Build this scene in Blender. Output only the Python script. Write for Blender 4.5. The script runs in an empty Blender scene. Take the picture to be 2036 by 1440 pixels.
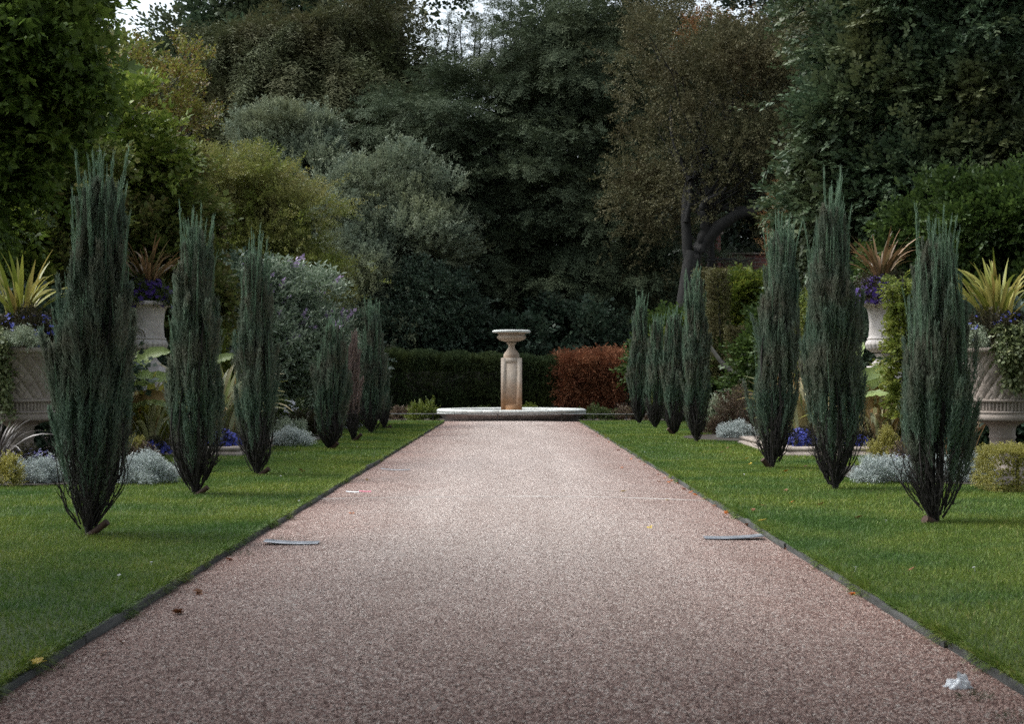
import bpy, math, random
import numpy as np

# ------------------------------------------------------------------ camera, sky, light
SC = bpy.context.scene
COL = SC.collection
H, F = 1.3, 2828.0            # eye height, focal length in photograph pixels
HX, HY = 1018.0, 757.0        # where the path's edges meet (photograph pixels)

cam_d = bpy.data.cameras.new('camera')
cam = bpy.data.objects.new('camera', cam_d)
COL.objects.link(cam)
cam.location = (0, 0, H)
cam.rotation_euler = (math.radians(90), 0, 0)
cam_d.sensor_width = 36
cam_d.lens = 36 * F / 2036
cam_d.shift_y = (HY - 720) / 2036
cam_d.clip_start = 0.1
cam_d.clip_end = 2000
cam_d.dof.use_dof = True
cam_d.dof.focus_distance = 40
cam_d.dof.aperture_fstop = 6.0
SC.camera = cam

SUN_EL, SUN_AZ = math.radians(56), math.radians(285)   # azimuth clockwise from +Y
w = bpy.data.worlds.new('World'); SC.world = w; w.use_nodes = True
nt = w.node_tree; nt.nodes.clear()
sky = nt.nodes.new('ShaderNodeTexSky'); sky.sky_type = 'NISHITA'; sky.sun_disc = False
sky.sun_elevation = SUN_EL; sky.sun_rotation = SUN_AZ; sky.dust_density = 4.0; sky.air_density = 1.0
bw = nt.nodes.new('ShaderNodeRGBToBW')
tint = nt.nodes.new('ShaderNodeMix'); tint.data_type = 'RGBA'; tint.blend_type = 'MULTIPLY'; tint.inputs[0].default_value = 1
tint.inputs[7].default_value = (0.93, 1.0, 1.04, 1)
mx = nt.nodes.new('ShaderNodeMix'); mx.data_type = 'RGBA'; mx.inputs[0].default_value = 0.82   # cloud cover greys the blue
bg = nt.nodes.new('ShaderNodeBackground'); bg.inputs['Strength'].default_value = 0.15
wo = nt.nodes.new('ShaderNodeOutputWorld')
L = nt.links.new
L(sky.outputs[0], bw.inputs[0]); L(bw.outputs[0], tint.inputs[6]); L(sky.outputs[0], mx.inputs[6]); L(tint.outputs[2], mx.inputs[7])
L(mx.outputs[2], bg.inputs[0]); L(bg.outputs[0], wo.inputs[0])

sun_d = bpy.data.lights.new('sun', 'SUN'); sun_d.energy = 0.9; sun_d.angle = math.radians(18); sun_d.color = (1, 0.95, 0.88)
sun = bpy.data.objects.new('sun', sun_d); COL.objects.link(sun)
sun.rotation_euler = (math.radians(90) - SUN_EL, 0, math.pi - SUN_AZ)

SC.view_settings.view_transform = 'Standard'
SC.view_settings.look = 'None'
SC.view_settings.exposure = 1.3
SC.view_settings.gamma = 1.0
cy = SC.cycles
cy.max_bounces = 5; cy.diffuse_bounces = 3; cy.glossy_bounces = 2; cy.transmission_bounces = 3; cy.transparent_max_bounces = 4
cy.caustics_reflective = False; cy.caustics_refractive = False
try:
    cy.use_denoising = False; cy.denoiser = 'OPENIMAGEDENOISE'; cy.denoising_input_passes = 'RGB_ALBEDO_NORMAL'; cy.denoising_prefilter = 'ACCURATE'
except Exception:
    pass

rng = np.random.default_rng(11)
random.seed(5)

# ------------------------------------------------------------------ helpers
def at(px, py, Y):
    return np.array([(px - HX) * Y / F, Y, H - (py - HY) * Y / F])
def ground_y(py, z=0.05):
    return F * (H - z) / (py - HY)
def nrm(v):
    v = np.asarray(v, float)
    return v / np.maximum(np.linalg.norm(v, axis=-1, keepdims=True), 1e-9)
def wloc(o):
    l = np.zeros(3)
    while o is not None:
        l += np.array(o.location); o = o.parent
    return l
def tag(o, label, cat, group=None, kind=None):
    if label: o['label'] = label
    if cat: o['category'] = cat
    if group: o['group'] = group
    if kind: o['kind'] = kind
    return o
def thing(name, label, cat, loc, group=None):
    o = bpy.data.objects.new(name, None); o.empty_display_size = 0.2
    COL.objects.link(o); o.location = tuple(float(x) for x in loc)
    return tag(o, label, cat, group)

class Geo:
    """Collects indexed faces (tris or quads) with a material slot, then links ONE mesh."""
    def __init__(self): self.parts = []; self.n = 0
    def add(self, V, Fc, m=0):
        V = np.asarray(V, np.float32).reshape(-1, 3); Fc = np.asarray(Fc, np.int64)
        if len(V) == 0: return self
        self.parts.append((V, Fc + self.n, m)); self.n += len(V); return self
    def soup(self, P, m=0):                       # (n,k,3) loose polygons
        P = np.asarray(P, np.float32)
        if len(P) == 0: return self
        n, k = P.shape[:2]
        return self.add(P.reshape(-1, 3), np.arange(n * k).reshape(n, k), m)
    def build(self, name, mats, parent=None, smooth=False, loc=None):
        if not isinstance(mats, (list, tuple)): mats = [mats]
        V = np.concatenate([p[0] for p in self.parts])
        off = wloc(parent) if parent is not None else (np.array(loc, float) if loc is not None else np.zeros(3))
        V = (V - off).astype(np.float32)
        lv, ls, mi = [], [], []
        pos = 0
        for _, Fc, m in self.parts:
            n, k = Fc.shape
            lv.append(Fc.ravel()); ls.append(pos + np.arange(n) * k); mi.append(np.full(n, m)); pos += n * k
        lv = np.concatenate(lv); ls = np.concatenate(ls); mi = np.concatenate(mi)
        me = bpy.data.meshes.new(name)
        me.vertices.add(len(V)); me.vertices.foreach_set('co', V.ravel())
        me.loops.add(len(lv)); me.loops.foreach_set('vertex_index', lv.astype(np.int32))
        me.polygons.add(len(ls)); me.polygons.foreach_set('loop_start', ls.astype(np.int32))
        for m in mats: me.materials.append(m)
        if len(mats) > 1: me.polygons.foreach_set('material_index', mi.astype(np.int32))
        if smooth: me.polygons.foreach_set('use_smooth', np.ones(len(ls), bool))
        me.update(calc_edges=True)
        o = bpy.data.objects.new(name, me); COL.objects.link(o)
        if parent is not None: o.parent = parent
        elif loc is not None: o.location = tuple(float(x) for x in loc)
        return o

def grid_faces(nu, nv, wrap=False):
    i, j = np.meshgrid(np.arange(nu if wrap else nu - 1), np.arange(nv - 1), indexing='ij')
    i2 = (i + 1) % nu
    return np.stack([i * nv + j, i2 * nv + j, i2 * nv + j + 1, i * nv + j + 1], -1).reshape(-1, 4)
def lathe(prof, c, n=64, disp=None, a0=0.0, angles=None):
    prof = np.asarray(prof, float)
    a = np.asarray(angles) if angles is not None else a0 + np.arange(n) * 2 * math.pi / n
    n = len(a)
    r = np.repeat(prof[None, :, 0], n, 0); z = np.repeat(prof[None, :, 1], n, 0)
    if disp is not None: r = r + disp(a[:, None], np.arange(len(prof))[None, :], z)
    V = np.stack([c[0] + r * np.cos(a)[:, None], c[1] + r * np.sin(a)[:, None], c[2] + z], -1)
    return V.reshape(-1, 3), grid_faces(n, len(prof), True)
def densify(prof, step):
    out = []
    for a, b in zip(prof[:-1], prof[1:]):
        k = max(1, int(math.ceil(math.dist(a, b) / step)))
        for t in range(k): out.append((a[0] + (b[0] - a[0]) * t / k, a[1] + (b[1] - a[1]) * t / k))
    out.append(prof[-1]); return out
def box(x0, x1, y0, y1, z0, z1):
    V = [(x, y, z) for x in (x0, x1) for y in (y0, y1) for z in (z0, z1)]
    Fc = [(0, 1, 3, 2), (4, 6, 7, 5), (0, 4, 5, 1), (2, 3, 7, 6), (0, 2, 6, 4), (1, 5, 7, 3)]
    return V, Fc
def tube(pts, rad, n=6):
    pts = np.asarray(pts, float); rad = np.broadcast_to(np.asarray(rad, float), (len(pts),))
    d = nrm(np.gradient(pts, axis=0))
    ref = np.where(np.abs(d[:, 2:3]) > 0.9, [[1., 0, 0]], [[0, 0, 1.]])
    x = nrm(np.cross(d, ref)); y = np.cross(d, x)
    a = np.arange(n) * 2 * math.pi / n
    V = pts[None] + rad[None, :, None] * (np.cos(a)[:, None, None] * x[None] + np.sin(a)[:, None, None] * y[None])
    return V.reshape(-1, 3), grid_faces(n, len(pts), True)
def wobble(p0, p1, k, amp, r=None, sag=0.0):
    r = r or rng
    t = np.linspace(0, 1, k)[:, None]
    p0 = np.asarray(p0, float); p1 = np.asarray(p1, float)
    P = p0 + (p1 - p0) * t
    L_ = np.linalg.norm(p1 - p0)
    ph = r.uniform(0, 6.28, (2, 3)); fr = r.uniform(2, 5, (2, 3))
    W = np.sin(fr[0] * t * 2 + ph[0]) - np.sin(ph[0]) + 0.5 * (np.sin(fr[1] * t * 4 + ph[1]) - np.sin(ph[1]))
    P = P + W * amp * L_ * np.sin(np.pi * t * 0.5)
    P[:, 2] -= sag * L_ * (np.sin(np.pi * t[:, 0]))
    return P

# ---- leaf templates: local frame, Z = growth, X = side, Y = upper face
def leaf4(b, d, Ln, W, n, fold=0.12):
    b = np.asarray(b, float); d = nrm(d); s = nrm(np.cross(d, n)); n2 = np.cross(s, d)
    m = b + d * Ln * 0.48
    return [b, m - s * W / 2 + n2 * W * fold, b + d * Ln, m + s * W / 2 + n2 * W * fold]
def t_yew(r, twigs=13, per=3, Ll=0.17, Wl=0.05, droop=0.3):
    q = []
    P = lambda s: np.array([0, -droop * s * s, s])
    for k in range(twigs):
        s = 0.06 + 0.94 * k / (twigs - 1); b = P(s)
        side = 1 if k % 2 else -1
        tl = 0.40 * (1.08 - s * 0.75) * r.uniform(0.75, 1.2)
        td = nrm([side * 1.0, -0.15 + r.normal() * 0.25, 0.75 + r.normal() * 0.15])
        for j in range(per):
            f = j / per
            d = nrm(td + r.normal(size=3) * 0.28 + np.array([0, -0.25 * f, 0]))
            q.append(leaf4(b + td * tl * f, d, Ll * r.uniform(0.8, 1.25), Wl * r.uniform(0.8, 1.2), nrm([0.2 * r.normal(), 1, 0.2 * r.normal()])))
    q.append(leaf4(P(0.95), [0, -0.4, 1], Ll, Wl, [0, 1, 0]))
    return np.array(q)
def t_twig(r, n=12, Ll=0.3, Wl=0.2, ang=0.9, droop=0.25, flat=0.3):
    q = []
    for k in range(n):
        s = 0.08 + 0.92 * k / max(1, n - 1)
        b = np.array([0, -droop * s * s, s]) + r.normal(size=3) * 0.05
        a = k * 2.4 + r.uniform(-0.4, 0.4)
        d = nrm([math.cos(a) * ang, math.sin(a) * ang * flat - 0.25, 0.7])
        q.append(leaf4(b, d, Ll * r.uniform(0.7, 1.25), Wl * r.uniform(0.75, 1.2), nrm([0.45 * r.normal(), 1, 0.45 * r.normal()])))
    return np.array(q)
def t_maple(r, n=7, Ll=0.34):
    q = []
    for k in range(n):
        s = 0.1 + 0.9 * k / (n - 1)
        b = np.array([0, -0.2 * s * s, s]) + r.normal(size=3) * 0.08
        a = k * 2.4 + r.uniform(-0.5, 0.5)
        d = nrm([math.cos(a), math.sin(a) * 0.4 - 0.45, 0.5]); nn = nrm([0.5 * r.normal(), 1, 0.5 * r.normal() - 0.2])
        sd = nrm(np.cross(d, nn)); l = Ll * r.uniform(0.7, 1.2)
        q.append(leaf4(b, d, l, l * 0.5, nn))
        for sg in (-1, 1):
            q.append(leaf4(b + d * l * 0.06, nrm(d * 0.62 + sd * sg * 0.8), l * 0.78, l * 0.42, nn))
    return np.array(q)
def t_frond(r, n=18, Ll=0.24, Wl=0.055, open_=0.3):
    q = []
    c = r.normal(size=2) * 0.05
    for k in range(n):
        s = 0.02 + 0.9 * k / (n - 1)
        b = np.array([c[0] * math.sin(3 * s), c[1] * math.sin(3 * s), s])
        a = k * 2.1 + r.uniform(-0.5, 0.5)
        o = open_ * (1.1 - 0.5 * s) * r.uniform(0.4, 1.3)
        d = nrm([math.cos(a) * o, math.sin(a) * o, 1])
        nn = nrm([math.cos(a + 0.4), math.sin(a + 0.4), -0.2])
        q.append(leaf4(b, d, Ll * (1.15 - 0.4 * s) * r.uniform(0.8, 1.3), Wl * (1.1 - 0.35 * s), nn, 0.3))
    return np.array(q)
def t_flower(r, n=5, R=1.0, cup=0.25, W=0.8):
    q = []
    for k in range(n):
        a = k * 2 * math.pi / n + r.uniform(-.1, .1)
        q.append(leaf4([0, 0, 0], [math.cos(a), math.sin(a), cup], R, R * W, [0, 0, 1], -0.05))
    return np.array(q)
def frames(d, roll):
    d = nrm(d)
    up = np.where(np.abs(d[:, 2:3]) > 0.97, [[0., 1, 0]], [[0, 0, 1.]])
    x = nrm(np.cross(d, up)); y = np.cross(x, d)
    c, s = np.cos(roll)[:, None], np.sin(roll)[:, None]
    return x * c + y * s, -x * s + y * c, d
def scatter(Ts, pos, d, scale, roll=None, r=None):
    r = r or rng
    pos = np.asarray(pos, float); n = len(pos)
    if n == 0: return np.zeros((0, 4, 3), np.float32)
    if roll is None: roll = r.normal(size=n) * 0.6
    scale = np.broadcast_to(np.asarray(scale, float), (n,))
    X, Y, Z = frames(np.asarray(d, float), roll)
    pick = r.integers(0, len(Ts), n); out = []
    for i, T in enumerate(Ts):
        m = pick == i
        if not m.any(): continue
        R = np.stack([X[m], Y[m], Z[m]], 1)                       # (n,3,3)
        V = np.einsum('kvc,ncd->nkvd', T, R) * scale[m][:, None, None, None] + pos[m][:, None, None, :]
        out.append(V.reshape(-1, 4, 3).astype(np.float32))
    return np.concatenate(out)
def sph(n, r=None):
    return nrm((r or rng).normal(size=(n, 3)))
def mb(px, py, Y, rx, ry, dep=None):
    c = at(px, py, Y); k = Y / F
    return (c[0], c[1], c[2], rx * k, (dep if dep is not None else rx * k * 0.8), ry * k)

def crown(mains, nsub, subr, nspray, Ts, size, up=0.35, out=0.8, jit=0.45, flat=0.8, droop=0.0, back=0.3, inner=0.2, seed=1, roll=0.5, shell=(0.62, 1.02), sprig=.5):
    r = np.random.default_rng(seed)
    M = np.array(mains, float)
    wgt = (M[:, 3] * M[:, 5] + M[:, 4] * M[:, 5] + M[:, 3] * M[:, 4]); wgt /= wgt.sum()
    subs, souts, srad = [], [], []
    for i, m in enumerate(M):
        k = int(round(nsub * wgt[i]))
        d = sph(k * 4, r)
        keep = (d[:, 1] < 0.15) | (r.random(len(d)) < back)
        d = d[keep][:k]
        c = m[:3] + d * m[3:6] * (r.uniform(shell[0], shell[1], (len(d), 1)) + .10 * np.sin(7 * d[:, :1] + i) * np.sin(6 * d[:, 2:] + 2 * i))
        # leave out clumps buried in a neighbouring mass
        bad = np.zeros(len(c), bool)
        for j, o in enumerate(M):
            if j != i: bad |= (((c - o[:3]) / o[3:6]) ** 2).sum(1) < 0.45
        c, d = c[~bad], d[~bad]
        subs.append(c); souts.append(d); srad.append(subr * r.uniform(0.5, 1.75, len(c)))
    S = np.concatenate(subs); O = np.concatenate(souts); R = np.concatenate(srad)
    ns = np.maximum(3, (nspray * (R / subr) ** 1.6).astype(int))
    idx = np.repeat(np.arange(len(S)), ns); n = len(idx)
    d = nrm(sph(n, r) * .9 + O[idx] * 0.55 + np.array([0, -0.15, 0.5]))
    rad = R[idx][:, None] * r.uniform(0.6, 1.05, (n, 1))
    pos = S[idx] + d * rad * np.array([1, 1, flat])
    dr = nrm(out * d + 0.5 * O[idx] + np.array([0, 0, up - droop]) + jit * r.normal(size=(n, 3)))
    Q = [scatter(Ts, pos, dr, r.uniform(size[0], size[1], n), r.normal(size=n) * roll, r)]
    # straggling sprigs that break the outline
    ks = r.choice(len(S), int(len(S) * sprig), replace=False)
    for j in ks:
        v = nrm(O[j] + r.normal(size=3) * .45 + np.array([0, -.2, up * .8 - droop])); ln_ = R[j] * r.uniform(1.1, 2.3); m_ = 7
        t_ = np.linspace(.35, 1, m_)[:, None]; pp = S[j] + v * ln_ * t_ + np.array([0, 0, -.12 - droop * .3]) * ln_ * t_ ** 2 + r.normal(size=(m_, 3)) * .06 * ln_
        Q.append(scatter(Ts, pp, nrm(v + r.normal(size=(m_, 3)) * .5), r.uniform(size[0] * .7, size[1] * .95, m_), r.normal(size=m_) * roll, r))
    if inner > 0:
        k = int(n * inner); j = r.choice(len(M), k, p=wgt)
        dd = sph(k, r) * r.uniform(0.35, 0.85, (k, 1))
        p = M[j, :3] + dd * M[j, 3:6]
        Q.append(scatter(Ts, p, nrm(sph(k, r) + [0, -0.3, 0.2]), r.uniform(size[1], size[1] * 1.5, k), r.normal(size=k), r))
    return np.concatenate(Q), S, O

def boughs(mains, nb, Lb, per, Ts, size, droop=.3, up=.25, width=.34, inner=2500, seed=1, shell=(.5, .95), back=.25):
    """layered, hanging boughs: each a flat fan of sprays that arches out and droops, dark gaps between"""
    r = np.random.default_rng(seed); Mn = np.array(mains, float)
    wgt = (Mn[:, 3] * Mn[:, 5] + Mn[:, 4] * Mn[:, 5] + Mn[:, 3] * Mn[:, 4]); wgt /= wgt.sum()
    j = r.choice(len(Mn), nb * 3, p=wgt); O = sph(nb * 3, r); k = (O[:, 1] < .2) | (r.random(nb * 3) < back)
    j, O = j[k], O[k]; S = Mn[j, :3] + O * Mn[j, 3:6] * r.uniform(shell[0], shell[1], (len(j), 1))
    bad = np.zeros(len(S), bool)
    for q, o in enumerate(Mn): bad |= (q != j) & ((((S - o[:3]) / o[3:6]) ** 2).sum(1) < .3)
    S, O = S[~bad][:nb], O[~bad][:nb]; m = len(S)
    v = nrm(O * [1, .8, .55] + np.array([0, -.3, up]) + r.normal(size=(m, 3)) * .3); sd = nrm(np.cross(v, [0, 0, 1.])); ln_ = Lb * r.uniform(.55, 1.5, m)
    i = np.repeat(np.arange(m), np.maximum(8, (per * (ln_ / Lb) ** 1.5).astype(int))); n = len(i)
    t = r.random(n) ** .75; lat = r.normal(size=n) * width * (1.05 - .75 * t); l = ln_[i]
    pos = S[i] + v[i] * (l * t)[:, None] + sd[i] * (l * lat)[:, None]
    pos[:, 2] += l * (-droop * t ** 2 - .25 * np.abs(lat) + r.normal(size=n) * .05)
    d = nrm(v[i] * .8 + sd[i] * (np.sign(lat) * np.clip(np.abs(lat) * 3, 0, .9))[:, None] + np.stack([0 * t, -.1 + 0 * t, -1.7 * droop * t], -1) + r.normal(size=(n, 3)) * .22)
    Q = [scatter(Ts, pos, d, r.uniform(size[0], size[1], n) * (1.15 - .45 * t), r.normal(size=n) * .4, r)]
    jj = r.choice(len(Mn), inner, p=wgt); p = Mn[jj, :3] + sph(inner, r) * r.uniform(.2, .72, (inner, 1)) * Mn[jj, 3:6]
    Q.append(scatter(Ts, p, nrm(sph(inner, r) + [0, -.5, -.2]), r.uniform(size[1], size[1] * 1.5, inner), r.normal(size=inner), r))
    return np.concatenate(Q), S, O

# ------------------------------------------------------------------ materials
def srgb(*c):
    return tuple((x / 255 / 12.92 if x / 255 <= 0.04045 else ((x / 255 + 0.055) / 1.055) ** 2.4) for x in c) + (1,)
def newmat(name):
    m = bpy.data.materials.new(name); m.use_nodes = True
    n = m.node_tree; n.nodes.clear()
    return m, n, n.nodes.new('ShaderNodeOutputMaterial')
def node(n, t, **kw):
    o = n.nodes.new(t)
    for k, v in kw.items(): setattr(o, k, v)
    return o
def ramp(n, stops, interp='LINEAR'):
    o = n.nodes.new('ShaderNodeValToRGB'); o.color_ramp.interpolation = interp
    e = o.color_ramp.elements
    while len(e) > 1: e.remove(e[-1])
    e[0].position, e[0].color = stops[0][0], stops[0][1]
    for p, c in stops[1:]:
        x = e.new(p); x.color = c
    return o
def noise(n, scale, detail=3, coord='Object', rough=0.6):
    tc = node(n, 'ShaderNodeTexCoord'); x = node(n, 'ShaderNodeTexNoise')
    x.inputs['Scale'].default_value = scale; x.inputs['Detail'].default_value = detail; x.inputs['Roughness'].default_value = rough
    n.links.new(tc.outputs[coord], x.inputs['Vector']); return x
def mixc(n, fac, a, b, blend='MIX'):
    o = node(n, 'ShaderNodeMix', data_type='RGBA', blend_type=blend)
    for s, v in ((0, fac), (6, a), (7, b)):
        if hasattr(v, 'is_linked') or isinstance(v, bpy.types.NodeSocket): n.links.new(v, o.inputs[s])
        else: o.inputs[s].default_value = v
    return o.outputs[2]
def leafmat(name, cols, patch=None, pscale=0.5, rough=0.5, trans=0.2, patch_amt=0.7, spec=0.3):
    """cols: linear colours picked per leaf; patch: another colour in broad drifts (older or younger growth)."""
    m, n, out = newmat(name)
    g = node(n, 'ShaderNodeNewGeometry')
    k = len(cols)
    rp = ramp(n, [(i / max(1, k - 1), c if len(c) == 4 else tuple(c) + (1,)) for i, c in enumerate(cols)])
    n.links.new(g.outputs['Random Per Island'], rp.inputs[0])
    c = rp.outputs[0]
    if patch:
        nz = noise(n, pscale, 3)
        r2 = ramp(n, [(0.42, (0, 0, 0, 1)), (0.66, (patch_amt,) * 3 + (1,))]); n.links.new(nz.outputs[0], r2.inputs[0])
        c = mixc(n, r2.outputs[0], c, tuple(patch)[:3] + (1,))
    p = node(n, 'ShaderNodeBsdfPrincipled'); p.inputs['Roughness'].default_value = rough
    p.inputs['Specular IOR Level'].default_value = spec
    n.links.new(c, p.inputs['Base Color'])
    t = node(n, 'ShaderNodeBsdfTranslucent'); n.links.new(c, t.inputs[0])
    mxs = node(n, 'ShaderNodeMixShader'); mxs.inputs[0].default_value = trans
    n.links.new(p.outputs[0], mxs.inputs[1]); n.links.new(t.outputs[0], mxs.inputs[2]); n.links.new(mxs.outputs[0], out.inputs[0])
    return m
def stonemat(name, a, b, dirt, scale=6, rough=0.85, stain=None, bump=0.3):
    m, n, out = newmat(name)
    n1 = noise(n, scale, 6); n2 = noise(n, scale * 0.35, 4); n3 = noise(n, scale * 22, 3)
    r1 = ramp(n, [(0.3, a), (0.7, b)]); n.links.new(n1.outputs[0], r1.inputs[0])
    r2 = ramp(n, [(0.5, (0, 0, 0, 1)), (0.72, (0.75,) * 3 + (1,))]); n.links.new(n2.outputs[0], r2.inputs[0])
    c = mixc(n, r2.outputs[0], r1.outputs[0], dirt)
    r3 = ramp(n, [(0.35, (0.8,) * 3 + (1,)), (0.65, (1.1,) * 3 + (1,))]); n.links.new(n3.outputs[0], r3.inputs[0])
    c = mixc(n, 1.0, c, r3.outputs[0], 'MULTIPLY')
    if stain:                                    # rust-coloured water stain rising from the foot
        tc = node(n, 'ShaderNodeTexCoord'); sp = node(n, 'ShaderNodeSeparateXYZ'); n.links.new(tc.outputs['Object'], sp.inputs[0])
        nz = noise(n, 3.0, 5); ad = node(n, 'ShaderNodeMath', operation='MULTIPLY_ADD')
        n.links.new(nz.outputs[0], ad.inputs[0]); ad.inputs[1].default_value = -0.9; n.links.new(sp.outputs[2], ad.inputs[2])
        rs = ramp(n, [(0.0, (0.85,) * 3 + (1,)), (0.22, (0.62,) * 3 + (1,)), (0.75, (0.18,) * 3 + (1,)), (1.0, (0, 0, 0, 1))])
        n.links.new(ad.outputs[0], rs.inputs[0]); c = mixc(n, rs.outputs[0], c, stain)
    p = node(n, 'ShaderNodeBsdfPrincipled'); p.inputs['Roughness'].default_value = rough; p.inputs['Specular IOR Level'].default_value = 0.25
    n.links.new(c, p.inputs['Base Color'])
    bp = node(n, 'ShaderNodeBump'); bp.inputs['Strength'].default_value = bump; bp.inputs['Distance'].default_value = 0.01
    n.links.new(n3.outputs[0], bp.inputs['Height']); n.links.new(bp.outputs[0], p.inputs['Normal'])
    n.links.new(p.outputs[0], out.inputs[0]); return m
def plain(name, a, b, scale=5, rough=0.7, metal=0.0, bump=0.0, stretch=None):
    m, n, out = newmat(name)
    nz = noise(n, scale, 5)
    if stretch:
        mp = node(n, 'ShaderNodeMapping'); mp.inputs['Scale'].default_value = stretch
        n.links.new(nz.inputs['Vector'].links[0].from_socket, mp.inputs[0]); n.links.new(mp.outputs[0], nz.inputs['Vector'])
    rp = ramp(n, [(0.35, a), (0.65, b)]); n.links.new(nz.outputs[0], rp.inputs[0])
    p = node(n, 'ShaderNodeBsdfPrincipled'); p.inputs['Roughness'].default_value = rough; p.inputs['Metallic'].default_value = metal
    n.links.new(rp.outputs[0], p.inputs['Base Color'])
    if bump:
        bp = node(n, 'ShaderNodeBump'); bp.inputs['Strength'].default_value = bump; bp.inputs['Distance'].default_value = 0.02
        n.links.new(nz.outputs[0], bp.inputs['Height']); n.links.new(bp.outputs[0], p.inputs['Normal'])
    n.links.new(p.outputs[0], out.inputs[0]); return m

M = {}
M['yew'] = leafmat('yew_needles', [(.058, .08, .05), (.076, .102, .06), (.1, .128, .072)], patch=(.11, .13, .07), pscale=.35, trans=.15, rough=.7, spec=.12)
M['yew_left'] = leafmat('yew_drooping', [(.07, .085, .042), (.09, .105, .048), (.115, .125, .058)], patch=(.115, .1, .05), pscale=.3, trans=.15, rough=.7, spec=.15)
M['hedge'] = leafmat('hedge_needles', [(.03, .05, .025), (.045, .07, .03), (.07, .095, .035)], patch=(.09, .11, .035), pscale=.5, trans=.12, rough=.7, spec=.15)
M['brown_hedge'] = leafmat('dead_hedge_needles', [(.2, .075, .04), (.3, .135, .07), (.4, .2, .11)], patch=(.12, .04, .024), pscale=1.4, trans=.12, rough=.8, spec=.1)
M['chestnut'] = leafmat('tall_tree_leaves', [(.06, .095, .055), (.08, .12, .065), (.105, .145, .08)], patch=(.14, .09, .045), pscale=.5, trans=.2, patch_amt=.3, spec=.15)
M['black_tree'] = leafmat('far_dark_leaves', [(.019, .035, .022), (.040, .058, .035)], trans=.12)
M['brown_tree'] = leafmat('bronzed_leaves', [(.055, .06, .028), (.08, .082, .038), (.11, .105, .052), (.2, .185, .1)], patch=(.09, .07, .036), pscale=.45, trans=.2, patch_amt=.6, rough=.65, spec=.15)
M['orange_tree'] = leafmat('orange_leaves', [(.16, .07, .03), (.24, .12, .045), (.14, .11, .04)], trans=.3)
M['right_tree'] = leafmat('glossy_dark_leaves', [(.05, .082, .045), (.068, .108, .055), (.1, .14, .075)], patch=(.13, .13, .05), pscale=.5, trans=.18, rough=.5, spec=.3)
M['catkin'] = leafmat('pale_catkins', [(.22, .22, .1), (.34, .31, .16)], trans=.2)
M['maple'] = leafmat('dark_lobed_leaves', [(.06, .1, .022), (.09, .145, .028), (.13, .195, .036)], patch=(.2, .27, .05), pscale=.6, trans=.38, patch_amt=.6)
M['autumn'] = leafmat('yellowing_leaves', [(.16, .18, .03), (.26, .26, .05), (.19, .11, .05), (.12, .15, .03)], trans=.3)
M['vine'] = leafmat('fresh_green_leaves', [(.1, .15, .022), (.17, .23, .04), (.25, .29, .06)], trans=.35)
M['under'] = leafmat('understory_leaves', [(.08, .11, .034), (.13, .155, .048), (.19, .2, .06), (.19, .145, .07)], patch=(.14, .2, .04), pscale=1.0, trans=.28)
M['acer'] = leafmat('yellow_green_leaves', [(.1, .135, .024), (.14, .175, .03), (.19, .21, .045)], patch=(.28, .24, .1), pscale=.8, trans=.35)
M['grey_oak'] = leafmat('grey_green_leaves', [(.125, .165, .115), (.17, .21, .15), (.24, .275, .2)], patch=(.22, .23, .12), pscale=.4, trans=.28, rough=.6, spec=.2)
M['holly'] = leafmat('dark_holly_leaves', [(.04, .07, .045), (.06, .095, .06), (.11, .14, .1)], trans=.12, rough=.45, spec=.35)
M['buddleia'] = leafmat('silver_green_leaves', [(.12, .17, .1), (.22, .28, .19), (.42, .48, .38)], trans=.25)
M['lilac'] = leafmat('lilac_flowers', [(.32, .24, .4), (.48, .38, .56)], trans=.2)
M['column_yew'] = leafmat('golden_column_needles', [(.078, .085, .026), (.143, .137, .052), (.221, .195, .091)], patch=(.091, .078, .039), pscale=2, trans=.15)
M['lime_shrub'] = leafmat('lime_shrub_leaves', [(.078, .117, .018), (.143, .182, .029), (.221, .234, .039)], patch=(.039, .065, .016), pscale=1.2, trans=.3)
M['bright'] = leafmat('mid_green_leaves', [(.03, .055, .014), (.06, .1, .022), (.1, .15, .035)], patch=(.02, .04, .012), pscale=1.1, trans=.25)
M['climber'] = leafmat('golden_climber_leaves', [(.14, .18, .03), (.22, .25, .045), (.32, .32, .08)], patch=(.09, .14, .03), pscale=2, trans=.35)
M['juniper'] = leafmat('juniper_scales', [(.095, .148, .105), (.132, .196, .142), (.18, .245, .178)], patch=(.19, .165, .125), pscale=1.5, trans=.4, rough=.65, patch_amt=.8, spec=.2)
M['juniper_tip'] = leafmat('juniper_shoots', [(.125, .205, .135), (.19, .285, .19), (.25, .34, .24)], trans=.4, rough=.65, spec=.2)
M['juniper_dead'] = leafmat('dead_juniper_scales', [(.16, .115, .1), (.27, .2, .18), (.36, .28, .25)], trans=.2, rough=.8)
M['twig'] = plain('juniper_bark', (.016, .013, .012, 1), (.036, .03, .027, 1), 30, .9)
M['bark'] = plain('tree_bark', (.008, .0075, .0065, 1), (.02, .018, .016, 1), 6, .9, bump=.5)
M['bark_grey'] = plain('grey_bark', (.06, .055, .05, 1), (.13, .12, .105, 1), 6, .9, bump=.5)
M['stake'] = plain('brown_stake_wood', (.035, .018, .012, 1), (.07, .034, .02, 1), 14, .8, bump=.3)
M['silver'] = leafmat('silver_leaves', [(.33, .38, .37), (.46, .5, .49), (.58, .62, .6)], trans=.15, rough=.75)
M['silver_green'] = leafmat('pale_sage_leaves', [(.2, .25, .17), (.33, .38, .27), (.45, .48, .36)], trans=.15, rough=.75)
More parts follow.
